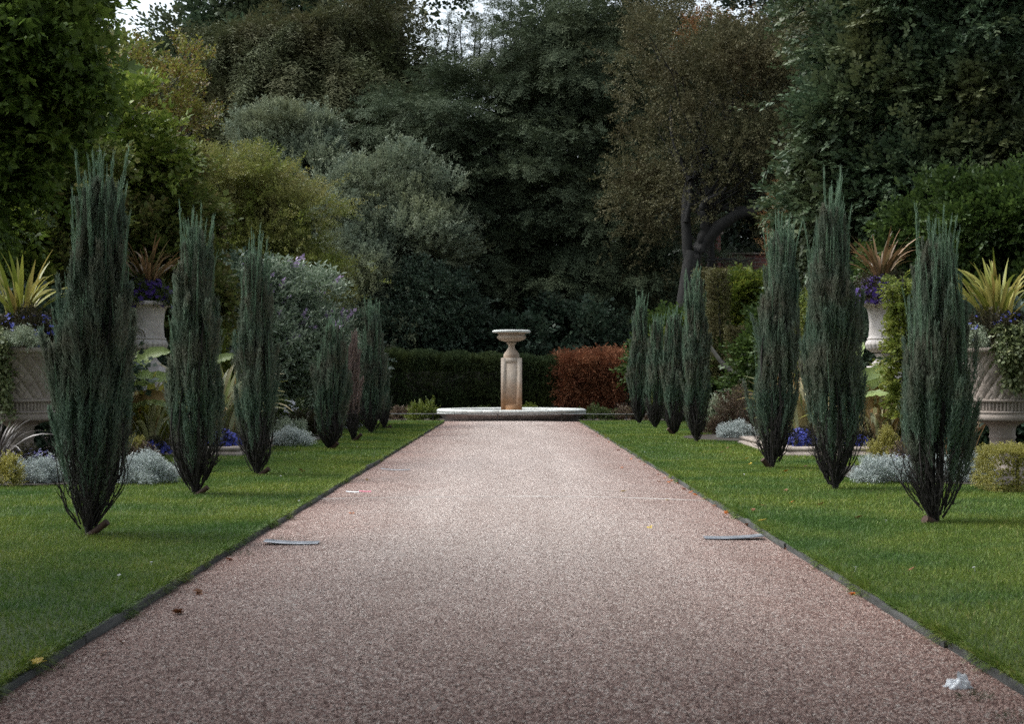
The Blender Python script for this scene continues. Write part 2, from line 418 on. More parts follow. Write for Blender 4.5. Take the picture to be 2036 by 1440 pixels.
M['euonymus'] = leafmat('gold_variegated_leaves', [(.2, .2, .04), (.38, .34, .08), (.52, .48, .2)], trans=.25)
M['bronze_low'] = leafmat('bronze_leaves', [(.06, .04, .03), (.13, .085, .06), (.2, .14, .1), (.1, .1, .04)], trans=.2)
M['green_low'] = leafmat('bedding_leaves', [(.035, .055, .015), (.07, .1, .025), (.1, .12, .04)], trans=.25)
M['dark_low'] = leafmat('dark_bedding_leaves', [(.025, .03, .012), (.05, .045, .022), (.08, .06, .035)], trans=.2)
M['blue'] = leafmat('blue_petals', [(.04, .05, .32), (.08, .1, .5), (.16, .17, .55)], trans=.25)
M['purple'] = leafmat('purple_petals', [(.03, .012, .11), (.055, .022, .18), (.09, .04, .26)], trans=.25)
M['lavender'] = leafmat('lavender_petals', [(.26, .24, .52), (.38, .34, .62)], trans=.25)
M['white'] = leafmat('white_petals', [(.6, .6, .66), (.75, .75, .78)], trans=.25)
M['phormium'] = leafmat('yellow_striped_blades', [(.12, .15, .025), (.23, .24, .045), (.35, .32, .09), (.27, .2, .06)], trans=.3, rough=.4)
M['phormium_bronze'] = leafmat('bronze_blades', [(.1, .075, .035), (.2, .12, .06), (.27, .16, .08), (.15, .13, .06)], trans=.2, rough=.4)
M['phormium_pink'] = leafmat('pink_striped_blades', [(.18, .19, .06), (.4, .28, .15), (.5, .34, .2), (.42, .42, .26), (.56, .53, .4)], trans=.3, rough=.4)
M['phormium_pale'] = leafmat('pale_strap_blades', [(.26, .3, .12), (.42, .42, .2), (.52, .54, .38), (.42, .27, .12), (.34, .37, .2)], trans=.3, rough=.4)
M['dark_blade'] = leafmat('dark_bronze_blades', [(.03, .026, .02), (.08, .065, .06), (.16, .14, .13)], trans=.1, rough=.35)
M['banana'] = leafmat('banana_leaf', [(.22, .32, .08), (.33, .43, .15), (.44, .5, .24)], trans=.4, rough=.4)
M['banana_dry'] = leafmat('browned_banana_leaf', [(.2, .09, .035), (.26, .15, .06), (.16, .2, .05)], trans=.2, rough=.6)
M['ivy'] = leafmat('ivy_leaves', [(.065, .091, .029), (.130, .156, .065), (.234, .247, .117)], trans=.15, rough=.4)
M['stone'] = stonemat('garden_stone', (.26, .215, .185, 1), (.37, .315, .275, 1), (.15, .118, .095, 1), 5)
M['stone_pale'] = stonemat('pale_urn_stone', (.42, .385, .36, 1), (.55, .51, .485, 1), (.3, .25, .22, 1), 4)
M['stone_white'] = stonemat('weathered_white_stone', (.5, .52, .5, 1), (.66, .67, .64, 1), (.36, .35, .32, 1), 5)
M['stone_wall'] = stonemat('basin_wall_stone', (.2, .175, .165, 1), (.31, .275, .255, 1), (.1, .09, .085, 1), 4)
M['sandstone'] = stonemat('stained_sandstone', (.45, .37, .3, 1), (.54, .46, .385, 1), (.37, .29, .225, 1), 4, stain=(.42, .2, .075, 1))
M['sand_urn'] = stonemat('sandstone_urn', (.36, .27, .2, 1), (.5, .41, .33, 1), (.27, .19, .13, 1), 6)
M['iron'] = plain('painted_iron', (.03, .03, .032, 1), (.07, .065, .065, 1), 8, .5, .3)
M['rail'] = plain('weathered_rail', (.1, .1, .105, 1), (.18, .17, .17, 1), 8, .5, .2)
M['board'] = plain('weathered_edging_timber', (.022, .022, .02, 1), (.075, .075, .07, 1), 3.5, .9, bump=.4, stretch=(6, .6, 6))
M['soil'] = plain('bed_soil', (.02, .015, .011, 1), (.045, .034, .025, 1), 9, .95, bump=.6)
M['earth'] = plain('woodland_floor', (.018, .018, .01, 1), (.04, .034, .02, 1), 1.5, .95, bump=.5)
M['metal'] = plain('dull_sheet_metal', (.14, .15, .17, 1), (.27, .28, .31, 1), 9, .5, .2)
M['tissue'] = plain('white_tissue', (.68, .7, .74, 1), (.8, .82, .85, 1), 12, .9)
M['pink'] = plain('pink_plastic', (.6, .12, .2, 1), (.7, .2, .28, 1), 12, .5)
M['strip'] = plain('pale_concrete_strip', (.27, .23, .21, 1), (.48, .44, .41, 1), 2.5, .9)
M['leaf_orange'] = leafmat('fallen_orange', [(.42, .1, .02), (.5, .16, .03)], trans=.1)
M['leaf_yellow'] = leafmat('fallen_yellow', [(.55, .36, .04), (.6, .44, .05)], trans=.1)
M['leaf_brown'] = leafmat('fallen_brown', [(.15, .06, .025), (.26, .11, .05)], trans=.1)
M['weed'] = leafmat('weed_leaves', [(.03, .05, .015), (.06, .08, .03)], trans=.2)

def gravel_mat():
    m, n, out = newmat('pink_gravel')
    tc = node(n, 'ShaderNodeTexCoord')
    v = node(n, 'ShaderNodeTexVoronoi'); v.inputs['Scale'].default_value = 100; n.links.new(tc.outputs['Object'], v.inputs['Vector'])
    sp = node(n, 'ShaderNodeSeparateColor'); n.links.new(v.outputs['Color'], sp.inputs[0])
    dark = ramp(n, [(0, (.05, .024, .02, 1)), (.3, (.145, .075, .061, 1)), (.6, (.25, .145, .12, 1)), (.85, (.4, .28, .24, 1)), (1, (.5, .44, .4, 1))])
    pale = ramp(n, [(0, (.12, .08, .07, 1)), (.25, (.265, .2, .178, 1)), (.55, (.39, .318, .288, 1)), (.85, (.52, .455, .42, 1)), (1, (.68, .645, .61, 1))])
    n.links.new(sp.outputs[0], dark.inputs[0]); n.links.new(sp.outputs[0], pale.inputs[0])
    # trodden middle is paler, the margins keep leaf mould and reddish grit
    sx = node(n, 'ShaderNodeSeparateXYZ'); n.links.new(tc.outputs['Object'], sx.inputs[0])
    ab = node(n, 'ShaderNodeMath', operation='ABSOLUTE'); n.links.new(sx.outputs[0], ab.inputs[0])
    nz = noise(n, .55, 4); nz2 = noise(n, 3.2, 3)
    ad = node(n, 'ShaderNodeMath', operation='MULTIPLY_ADD'); n.links.new(nz.outputs[0], ad.inputs[0]); ad.inputs[1].default_value = 1.3; n.links.new(ab.outputs[0], ad.inputs[2])
    ad2 = node(n, 'ShaderNodeMath', operation='MULTIPLY_ADD'); n.links.new(nz2.outputs[0], ad2.inputs[0]); ad2.inputs[1].default_value = .7; n.links.new(ad.outputs[0], ad2.inputs[2])
    mr = node(n, 'ShaderNodeMapRange'); mr.inputs[1].default_value = 1.75; mr.inputs[2].default_value = 3.25; mr.inputs[3].default_value = .9; mr.inputs[4].default_value = 0.0
    n.links.new(ad2.outputs[0], mr.inputs[0])
    yr = node(n, 'ShaderNodeMapRange'); yr.inputs[1].default_value = 5.3; yr.inputs[2].default_value = 10.5; yr.inputs[3].default_value = .16; yr.inputs[4].default_value = 1.0  # near end darker and redder: partly its own tone, partly foreground shade painted in
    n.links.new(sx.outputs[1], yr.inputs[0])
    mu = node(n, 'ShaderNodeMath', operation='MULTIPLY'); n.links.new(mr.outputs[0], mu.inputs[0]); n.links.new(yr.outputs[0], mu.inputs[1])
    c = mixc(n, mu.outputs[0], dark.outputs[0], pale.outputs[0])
    mp = node(n, 'ShaderNodeMapping'); mp.inputs['Scale'].default_value = (1.6, .16, 1); n.links.new(tc.outputs['Object'], mp.inputs[0])
    nz3 = node(n, 'ShaderNodeTexNoise'); nz3.inputs['Scale'].default_value = 1.0; nz3.inputs['Detail'].default_value = 5; n.links.new(mp.outputs[0], nz3.inputs['Vector'])
    r3 = ramp(n, [(.32, (.9, .88, .87, 1)), (.5, (1, 1, 1, 1)), (.68, (1.08, 1.08, 1.08, 1))]); n.links.new(nz3.outputs[0], r3.inputs[0])
    c = mixc(n, 1.0, c, r3.outputs[0], 'MULTIPLY')
    nz4 = noise(n, 14, 3); r4 = ramp(n, [(.32, (.93, .92, .91, 1)), (.68, (1.06, 1.06, 1.06, 1))]); n.links.new(nz4.outputs[0], r4.inputs[0])
    c = mixc(n, 1.0, c, r4.outputs[0], 'MULTIPLY')
    p = node(n, 'ShaderNodeBsdfPrincipled'); p.inputs['Roughness'].default_value = .85; p.inputs['Specular IOR Level'].default_value = .3
    n.links.new(c, p.inputs['Base Color'])
    bp = node(n, 'ShaderNodeBump'); bp.inputs['Strength'].default_value = .8; bp.inputs['Distance'].default_value = .012; bp.invert = True
    n.links.new(v.outputs['Distance'], bp.inputs['Height']); n.links.new(bp.outputs[0], p.inputs['Normal'])
    n.links.new(p.outputs[0], out.inputs[0]); return m
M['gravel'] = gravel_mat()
def grass_mat(name, k=1.0):
    m, n, out = newmat(name)
    g = node(n, 'ShaderNodeNewGeometry')
    rp = ramp(n, [(0, (.05 * k, .09 * k, .015 * k, 1)), (.5, (.088 * k, .14 * k, .025 * k, 1)), (.9, (.132 * k, .182 * k, .038 * k, 1)), (1, (.22 * k, .21 * k, .09 * k, 1))])
    n.links.new(g.outputs['Random Per Island'], rp.inputs[0])
    nz = noise(n, .6, 5); r2 = ramp(n, [(.36, (.6, .78, .8, 1)), (.64, (1.4, 1.2, .95, 1))]); n.links.new(nz.outputs[0], r2.inputs[0])
    c = mixc(n, 1.0, rp.outputs[0], r2.outputs[0], 'MULTIPLY')
    nz3 = noise(n, 60, 2); r3 = ramp(n, [(.3, (.7,) * 3 + (1,)), (.7, (1.3,) * 3 + (1,))]); n.links.new(nz3.outputs[0], r3.inputs[0])
    c = mixc(n, 1.0, c, r3.outputs[0], 'MULTIPLY')
    p = node(n, 'ShaderNodeBsdfPrincipled'); p.inputs['Roughness'].default_value = .55; p.inputs['Specular IOR Level'].default_value = .3
    n.links.new(c, p.inputs['Base Color'])
    t = node(n, 'ShaderNodeBsdfTranslucent'); n.links.new(c, t.inputs[0])
    s = node(n, 'ShaderNodeMixShader'); s.inputs[0].default_value = .25
    n.links.new(p.outputs[0], s.inputs[1]); n.links.new(t.outputs[0], s.inputs[2]); n.links.new(s.outputs[0], out.inputs[0]); return m
M['grass'] = grass_mat('grass_blades', 1.42); M['lawn'] = grass_mat('lawn_turf', .66)
def brick_mat():
    m, n, out = newmat('old_red_brick')
    tc = node(n, 'ShaderNodeTexCoord'); mp = node(n, 'ShaderNodeMapping'); mp.inputs['Rotation'].default_value = (math.radians(90), 0, 0)
    n.links.new(tc.outputs['Object'], mp.inputs[0])
    b = node(n, 'ShaderNodeTexBrick'); n.links.new(mp.outputs[0], b.inputs[0]); b.inputs['Scale'].default_value = 1.0
    b.inputs['Brick Width'].default_value = .44; b.inputs['Row Height'].default_value = .16; b.inputs['Mortar Size'].default_value = .018
    b.inputs['Color1'].default_value = (.24, .085, .065, 1); b.inputs['Color2'].default_value = (.13, .055, .045, 1); b.inputs['Mortar'].default_value = (.16, .13, .12, 1)
    p = node(n, 'ShaderNodeBsdfPrincipled'); p.inputs['Roughness'].default_value = .9; n.links.new(b.outputs[0], p.inputs['Base Color']); n.links.new(p.outputs[0], out.inputs[0]); return m
M['brick'] = brick_mat()
M['glass'] = plain('sky_lit_glass', (.45, .52, .62, 1), (.6, .66, .74, 1), 4, .15)
M['paint'] = plain('white_window_paint', (.5, .5, .5, 1), (.6, .6, .6, 1), 8, .6)

r0 = np.random.default_rng(3)
T_YEW = [t_yew(r0) for _ in range(3)]
T_YEWL = [t_yew(r0, 11, 3, .2, .05, .7) for _ in range(3)]
T_LEAF = [t_twig(r0) for _ in range(3)]
T_SMALL = [t_twig(r0, 18, .2, .13, 1.0, .1, .8) for _ in range(3)]
T_FINE = [t_twig(r0, 22, .17, .07, 1.0, .05, .9) for _ in range(3)]
T_LONG = [t_twig(r0, 10, .45, .12, 1.1, .3, .5) for _ in range(3)]
T_MAPLE = [t_maple(r0) for _ in range(3)]
T_FROND = [t_frond(r0) for _ in range(4)]
T_SHOOT = [t_frond(r0, 20, .15, .022, .22) for _ in range(3)]
def t_plume(r, nf=46, per=8, fl=.34, ql=.085, qw=.017):
    out = []
    bend = r.normal(size=2) * .05
    ax = lambda s: np.array([bend[0] * s * s, bend[1] * s * s, s])
    for k in range(nf):
        s = .02 + .86 * (k / (nf - 1)) ** .9
        a = k * 2.4 + r.uniform(-.5, .5); o = (.36 - .2 * s) * r.uniform(.5, 1.25)
        d = nrm([math.cos(a) * o, math.sin(a) * o, 1]); L0 = fl * (1.1 - .75 * s) * r.uniform(.7, 1.2); b = ax(s)
        for j in range(per):
            f = j / per
            dd = nrm(d + r.normal(size=3) * np.array([.25, .25, .1]))
            out.append(leaf4(b + d * L0 * f, dd, ql * r.uniform(.7, 1.3), qw * (1.15 - .5 * f), nrm([math.cos(a + .5), math.sin(a + .5), .1 * r.normal()]), .3))
    for j in range(14):
        out.append(leaf4(ax(.78 + .016 * j), nrm([r.normal() * .2, r.normal() * .2, 1]), ql, qw, nrm([r.normal(), r.normal(), 0]), .3))
    return np.array(out)
T_PLUME = [t_plume(r0) for _ in range(5)]
T_PLUME_FAR = [t_plume(r0, 30, 5, .36, .12, .034) for _ in range(4)]
T_WISP = [t_plume(r0, 30, 5, .3, .085, .016) * np.array([.3, .3, 1]) for _ in range(4)]
T_FLOWER = [t_flower(r0) for _ in range(3)]
T_SPIKE = [t_twig(r0, 16, .22, .16, .5, .1, 1.0) for _ in range(3)]
T_LACE = [t_twig(r0, 14, .3, .06, 1.2, .1, 1.0) for _ in range(3)]
T_CATKIN = [np.array([leaf4([0, 0, 0], [0, -.5, 1], 1, .16, [0, 1, 0]), leaf4([0.1, 0, 0.1], [.4, -.6, .9], .9, .16, [0, 1, 0])])]

# ------------------------------------------------------------------ ground
def sheet(name, x0, x1, y0, y1, nx, ny, fz, mat):
    x, y = np.meshgrid(np.linspace(x0, x1, nx), np.linspace(y0, y1, ny), indexing='ij')
    V = np.stack([x, y, fz(x, y)], -1).reshape(-1, 3)
    o = Geo().add(V, grid_faces(nx, ny)).build(name, mat, smooth=True); o['kind'] = 'structure'; return o
PW = 2.1                                               # half width of the path
camber = lambda x: 0.05 * (1 - (np.clip(np.abs(x), 0, PW) / PW) ** 2)
lawnz = lambda x, y: 0.05 + 0.012 * np.sin(x * 1.7 + y * .6) * np.sin(y * .9 - x * .4)
sheet('ground', -250, 250, -60, 400, 2, 2, lambda x, y: 0 * x - 0.12, M['earth'])
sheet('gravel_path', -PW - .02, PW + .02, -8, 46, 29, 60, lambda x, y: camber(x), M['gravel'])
sheet('gravel_apron', -5.2, 5.2, 43.9, 52, 12, 8, lambda x, y: 0 * x - 0.03, M['soil'])
for s in (-1, 1):
    a, b = sorted((s * (PW + .055), s * 13.5))
    sheet('lawn', a, b, -8, 44.0, 40, 120, lawnz, M['lawn'])

# timber edging boards along the path, butted end to end and slightly out of line
for s, side in ((-1, 'left'), (1, 'right')):
    y = -7.0; k = 0
    while y < 43.8:
        ln = min(1.85 + .25 * random.random(), 44.0 - y)
        if ln < .4: break
        g = Geo(); ny = 7
        yy = np.linspace(y + .006, y + ln - .006, ny); dx = random.uniform(-.012, .012); top = random.uniform(.034, .054); tl = random.uniform(-.008, .008)
        xi = s * (PW + dx + .004 * np.sin(yy * 3 + k)); xo = xi + s * .034
        zt = top + tl * np.linspace(-1, 1, ny) + .003 * np.sin(yy * 7)
        ring = np.stack([np.stack([xi, yy, np.full(ny, -.05)], -1), np.stack([xi, yy, zt], -1), np.stack([xo, yy, zt], -1), np.stack([xo, yy, np.full(ny, -.05)], -1)])
        g.add(ring.reshape(-1, 3), grid_faces(4, ny, True))
        g.soup([ring[:, 0], ring[::-1, -1]])
        if y + ln > 4.5:
            o = g.build('edging_board', M['board'], loc=(s * PW, y, 0))
            tag(o, 'weathered grey timber board edging the %s side of the path' % side, 'edging board', 'timber boards edging the %s side of the path' % side)
        y += ln; k += 1

# grass blades: nobody could count them
def blades(n, ymin, ymax, hgt, wid, r, xlim, outer=False):
    out = []
    for s in (-1, 1):
        n_ = n * 3
        y = ymin + (ymax - ymin) * r.random(n_) ** .85
        x = PW + .03 + (xlim - PW) * r.random(n * 3)
        ok = (x > .4 * y + .6) if outer else (x < .42 * y + .8)
        for cx, cy_, rad in ((6.5, 19, 2.35), (6.25, 31, 2.6)): ok &= (x - cx) ** 2 + (y - cy_) ** 2 > rad ** 2
        ok &= ~((x > 4.48) & (y > 23.53) & (y < 28.42))
        x, y = x[ok][:n] * s, y[ok][:n]; m = len(x)
        h = hgt * r.uniform(.5, 1.35, m); a = r.uniform(0, 6.28, m); ln = r.normal(size=(m, 2)) * .45
        b = np.stack([x, y, lawnz(x, y) - .004], -1)
        sd = np.stack([np.cos(a), np.sin(a), 0 * a], -1) * wid * r.uniform(.7, 1.3, (m, 1)) * .5
        tip = b + np.stack([ln[:, 0] * h, ln[:, 1] * h, h], -1)
        out.append(np.stack([b - sd, b + sd, tip], 1))
    return np.concatenate(out)
rg = np.random.default_rng(21)
g = Geo()
g.soup(blades(110000, 4.2, 13, .03, .0055, rg, 6.2)); g.soup(blades(110000, 12, 22, .032, .008, rg, 7.2)); g.soup(blades(90000, 21, 44, .035, .014, rg, 6.2)); g.soup(blades(60000, 3, 44, .035, .016, rg, 13, True))
# fringe leaning over the boards
for s in (-1, 1):
    m = 60000; y = 5 + 39 * rg.random(m) ** 1.5; x = s * (PW + .012 + .06 * rg.random(m))
    tuft = .5 + .5 * (np.sin(y * 2.3 + s) * np.sin(y * 5.1) > .1) + .7 * (np.sin(y * 3.7 + 2 * s) + np.sin(y * 9.1) > 1.0) + .9 * (np.sin(y * 1.3 + 3 * s) + np.sin(y * 6.7) > 1.5)
    hh = rg.uniform(.022, .06, m) * tuft
    b = np.stack([x, y, np.full(m, .048)], -1); tip = b + np.stack([-s * hh * rg.uniform(-.2, 1.25, m), rg.normal(size=m) * .018, hh * np.where(rg.random(m) < .5, rg.uniform(-.75, .1, m), rg.uniform(.1, .85, m))], -1)
    sd = np.stack([rg.normal(size=m), rg.normal(size=m), 0 * x], -1); sd = nrm(sd) * .0042
    g.soup(np.stack([b - sd, b + sd, tip], 1))
tag(g.build('grass', M['grass']), 'short mown green grass of the two lawns', 'grass', kind='stuff')

# loose grit lying on the path
m = 90000
y = 5 + 15 * rg.random(m) ** 1.5; x = rg.uniform(-PW, PW, m); sz = rg.uniform(.0025, .0075, m)
a = rg.uniform(0, 6.28, m); c = np.stack([x, y, camber(x)], -1)
cor = [c + np.stack([np.cos(a + k * 1.57) * sz * rg.uniform(.7, 1.3, m), np.sin(a + k * 1.57) * sz * rg.uniform(.7, 1.3, m), 0 * a - .001], -1) for k in range(4)]
ap = c + np.stack([rg.normal(size=m) * .002, rg.normal(size=m) * .002, sz * .8], -1)
V = np.stack(cor + [ap], 1).reshape(-1, 3); i5 = np.arange(m)[:, None] * 5
Fc = np.concatenate([i5 + np.array([[k, (k + 1) % 4, 4]]) for k in range(4)])
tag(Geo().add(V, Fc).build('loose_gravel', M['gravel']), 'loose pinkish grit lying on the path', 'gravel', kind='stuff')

# ------------------------------------------------------------------ centrepiece: basin, pedestal, tazza
YB = 46.3; KB = YB / F
BC = np.array([(1017 - HX) * KB, YB, 0.0])
NJ = 28; ang = []
for k in range(NJ):
    a0 = 2 * math.pi * (k + .3) / NJ
    ang += [a0 - .006, a0 - .002, a0 + .002, a0 + .006] + list(a0 + np.linspace(.03, 2 * math.pi / NJ - .03, 5))
ang = np.array(ang)
fr = np.abs(((ang / (2 * math.pi) * NJ - .3 + .5) % 1) - .5)
gro = (fr < .0022 * NJ / 6.28 + .004)
basin = thing('fountain_basin', 'wide round stone basin with pale rim at the end of the gravel path', 'basin', BC)
g = Geo(); pr = [(2.16, -.05), (2.16, .02), (2.2, .06), (2.27, .13), (2.36, .2), (2.395, .222)]
V, Fc = lathe(densify(pr, .05), BC, angles=ang, disp=lambda a, j, z: -.03 * gro[:, None] * np.ones_like(z)); g.add(V, Fc)
g.build('basin_wall', M['stone_wall'], basin)
g = Geo(); pr = [(2.3, .214), (2.40, .224), (2.425, .235), (2.43, .255), (2.405, .268), (2.40, .282), (2.425, .30), (2.43, .335), (2.41, .365), (2.36, .382), (2.2, .386), (2.05, .37), (2.02, .34), (2.02, .1)]
V, Fc = lathe(pr, BC, angles=ang, disp=lambda a, j, z: -.012 * gro[:, None] * np.ones_like(z)); g.add(V, Fc)
g.build('rim', M['stone_white'], basin)
g = Geo(); V, Fc = lathe([(2.05, .1), (.01, .1)], BC, 48); g.add(V, Fc); g.build('basin_floor', M['stone_wall'], basin)

ped = thing('pedestal', 'tall square sandstone pedestal with a sunk panel, stained orange at its foot', 'pedestal', BC)
hw = 20.8 * KB; zt = at(0, 712, YB)[2]
g = Geo()
yf = YB - hw; pw = 11.7 * KB; pz0, pz1 = at(0, 806, YB - hw)[2], at(0, 721, YB - hw)[2]
g.add(*box(BC[0] - hw, BC[0] + hw, yf + .026, YB + hw, .1, zt - .002))
def frame_panel(g, xc, hw, pw, z0, z1, pz0, pz1, y0, y1):
    g.add(*box(xc - hw, xc - pw, y0, y1, z0, z1)); g.add(*box(xc + pw, xc + hw, y0, y1, z0, z1))
    g.add(*box(xc - pw, xc + pw, y0, y1, pz1, z1)); g.add(*box(xc - pw, xc + pw, y0, y1, z0, pz0))
frame_panel(g, BC[0], hw, pw, .1, zt - .002, pz0, pz1, yf, yf + .0255)
# chamfer moulding round the sunk panel
def ringv(w_, z0, z1, y): return [(BC[0] - w_, y, z0), (BC[0] + w_, y, z0), (BC[0] + w_, y, z1), (BC[0] - w_, y, z1)]
o_ = ringv(pw + .001, pz0 - .001, pz1 + .001, yf + .006); i_ = ringv(pw - .035, pz0 + .035, pz1 - .035, yf + .024)
g.add(o_ + i_, [(k, (k + 1) % 4, 4 + (k + 1) % 4, 4 + k) for k in range(4)])
g.build('shaft', M['sandstone'], ped)
taz = thing('stone_tazza', 'shallow wide-rimmed stone urn on a waisted foot atop the sandstone pedestal', 'urn', (BC[0], YB, zt))
def zz(py): return at(0, py, YB)[2] - zt
def kk(px): return px * KB
pr = [(kk(15.6), 0), (kk(15.8), zz(710.5)), (kk(15.8), zz(705.5)), (kk(15.2), zz(704)), (kk(14.2), zz(703)), (kk(13.9), zz(702)), (kk(12), zz(699.5)), (kk(9), zz(696)), (kk(7), zz(692)), (kk(6.2), zz(689)), (kk(6.8), zz(687.6)), (kk(6.4), zz(686.8)), (kk(7.4), zz(685)), (kk(9.8), zz(683)), (kk(9.8), zz(681.5)), (kk(8), zz(680.5)), (kk(8), zz(679))]
g = Geo(); V, Fc = lathe(pr, (BC[0], YB, zt), 96); g.add(V, Fc); g.build('foot', M['sand_urn'], taz)
pr = densify([(kk(9), zz(680)), (kk(16), zz(678.6)), (kk(22), zz(676.5)), (kk(26.5), zz(673.5)), (kk(28), zz(670.5)), (kk(27.3), zz(668.2)), (kk(26), zz(667))], .03)
gad = lambda a, j, z: .022 * np.abs(np.sin(a * 14)) * np.sin(np.clip(j / (len(pr) - 1), 0, 1) * math.pi) ** .6
g = Geo(); V, Fc = lathe(pr, (BC[0], YB, zt), 280, gad); g.add(V, Fc)
V, Fc = lathe([(kk(26), zz(667)), (kk(26.3), zz(665)), (kk(28), zz(663.2)), (kk(31), zz(662))], (BC[0], YB, zt), 96); g.add(V, Fc)
g.build('bowl', M['sand_urn'], taz, smooth=True)
lip = [(kk(31), zz(662)), (kk(36), zz(661.8)), (kk(37.6), zz(661)), (kk(37.9), zz(659.5)), (kk(37), zz(657.8)), (kk(35), zz(656.8)), (kk(31), zz(657.4)), (kk(27), zz(661)), (kk(20), zz(668)), (.01, zz(672))]
g = Geo(); V, Fc = lathe(lip, (BC[0], YB, zt), 160, lambda a, j, z: .008 * np.sin(a * 40) * ((j > 0) & (j < 5))); g.add(V, Fc); g.build('rim', M['stone_white'], taz, smooth=True)

# low rail in front of the basin
YR = 42.9
rail = thing('low_rail', 'low thin metal rail strung across in front of the stone basin', 'rail', (0, YR, 0))
xs = [(px - HX) * YR / F for px in (733, 861, 989, 1117, 1245, 1300)]
zr = at(0, 823.5, YR)[2]
g = Geo(); g.add(*tube([(at(770, 0, YR)[0], YR, zr), (0, YR, zr - .005), (at(1300, 0, YR)[0], YR, zr - .01)], .016, 8)); g.build('bar', M['rail'], rail)
for x in xs:
    if x < at(775, 0, YR)[0]: continue
    g = Geo(); g.add(*tube([(x, YR, -.05), (x, YR, zr - .014)], .011, 6)); g.add(*box(x - .02, x + .02, YR - .02, YR + .02, zr - .022, zr + .022)); g.build('post', M['iron'], rail)

# ------------------------------------------------------------------ hedges behind the basin
def hedge(name, label, cat, x0, x1, y0, y1, zt0, zt1, mat, n, size, Ts, seed):
    r = np.random.default_rng(seed)
    root = thing(name, label, cat, ((x0 + x1) / 2, y0, -.05))
    n1 = int(n * .72); u = r.random(n1); h = zt0 + (zt1 - zt0) * u
    bul = .10 * np.sin(u * 23 + seed) * np.sin(u * 51)
    zf = r.random(n1) ** .9
    p = np.stack([x0 + (x1 - x0) * u, y0 + bul - .08 * r.random(n1) + .16 * np.sin(zf * 9 + u * 30) * .4, zf * h], -1)
    d = nrm(np.stack([r.normal(size=n1) * .45, -1 + 0 * u, .55 + r.normal(size=n1) * .35], -1))
    n2 = n - n1; u2 = r.random(n2); h2 = zt0 + (zt1 - zt0) * u2
    p2 = np.stack([x0 + (x1 - x0) * u2, y0 + (y1 - y0) * r.random(n2), h2 - .05 + .05 * np.sin(u2 * 40)], -1)
    d2 = nrm(np.stack([r.normal(size=n2) * .4, r.normal(size=n2) * .4 - .3, 1 + 0 * u2], -1))
    Q = scatter(Ts, np.concatenate([p, p2]), np.concatenate([d, d2]), r.uniform(size[0], size[1], n), r.normal(size=n) * 1.8, r)
    Geo().soup(Q).build('foliage', mat, root)
    g = Geo()
    for k in range(max(2, int((x1 - x0) / .6))):
        x = x0 + .3 + k * .6
        if x > x1 - .1: break
        g.add(*tube(wobble((x, (y0 + y1) / 2, -.1), (x + r.normal() * .1, (y0 + y1) / 2, zt0 * .85), 5, .03, r), np.linspace(.05, .015, 5), 5))
    g.add(*box(x0 + .25, x1 - .25, y0 + .3, y1 - .1, 0, min(zt0, zt1) - .3))
    g.build('stem', M['bark'], root)
YH = 50.5
hx = lambda px, Y=YH: (px - HX) * Y / F
hz = lambda py, Y=YH: at(0, py, Y)[2]
hedge('clipped_hedge', 'long clipped dark green hedge behind the stone basin', 'hedge', hx(700), hx(1110), YH, YH + 1.2, hz(704), hz(722), M['hedge'], 13000, (.16, .32), T_YEW, 5)
hedge('browned_hedge', 'dead rust-brown stretch of hedge right of the sandstone pedestal', 'hedge', hx(1112), hx(1236), YH - .15, YH + 1.0, hz(722), hz(716), M['brown_hedge'], 2600, (.2, .5), T_YEWL, 6)
hedge('clipped_hedge', 'narrow dark green end of hedge between browned stretch and right-hand junipers', 'hedge', hx(1238), hx(1330), YH, YH + 1.1, hz(714), hz(716), M['hedge'], 1900, (.16, .32), T_YEW, 7)

# ------------------------------------------------------------------ trees
def tree(name, label, mains, nsub, subr, nspray, Ts, size, mat, base=None, trunk_r=.3, bark=None, limbs=8, group=None, cat='tree', extra=None, seed=1, fork=.45, bough=False, **kw):
    mains = [mb(*m) for m in mains]
    A = np.array(mains)
    if base is None: base = (A[:, 0].mean(), A[:, 1].mean() + .3, -.1)
    root = thing(name, label, cat, base, group)
    if bough: Q, S, O = boughs(mains, nsub, subr, nspray, Ts, size, seed=seed, **kw)
    else: Q, S, O = crown(mains, nsub, subr, nspray, Ts, size, seed=seed, **kw)
    Geo().soup(Q).build('crown', mat, root)
    r = np.random.default_rng(seed + 500)
    g = Geo()
    topz = A[:, 2].mean() + A[:, 5].mean() * .3
    tp = wobble(base, (A[:, 0].mean(), A[:, 1].mean(), topz), 9, .03, r)
    g.add(*tube(tp, np.linspace(trunk_r, trunk_r * .3, 9), 8))
    for k in r.choice(len(S), min(limbs, len(S)), replace=False):
        i = int(r.integers(int(9 * fork) , 8))
        g.add(*tube(wobble(tp[i], S[k], 7, .05, r), np.linspace(trunk_r * .35, .015, 7), 5))
    g.build('trunk', bark or M['bark'], root)
    if extra: extra(root, S, O, r)
    return root, S, O

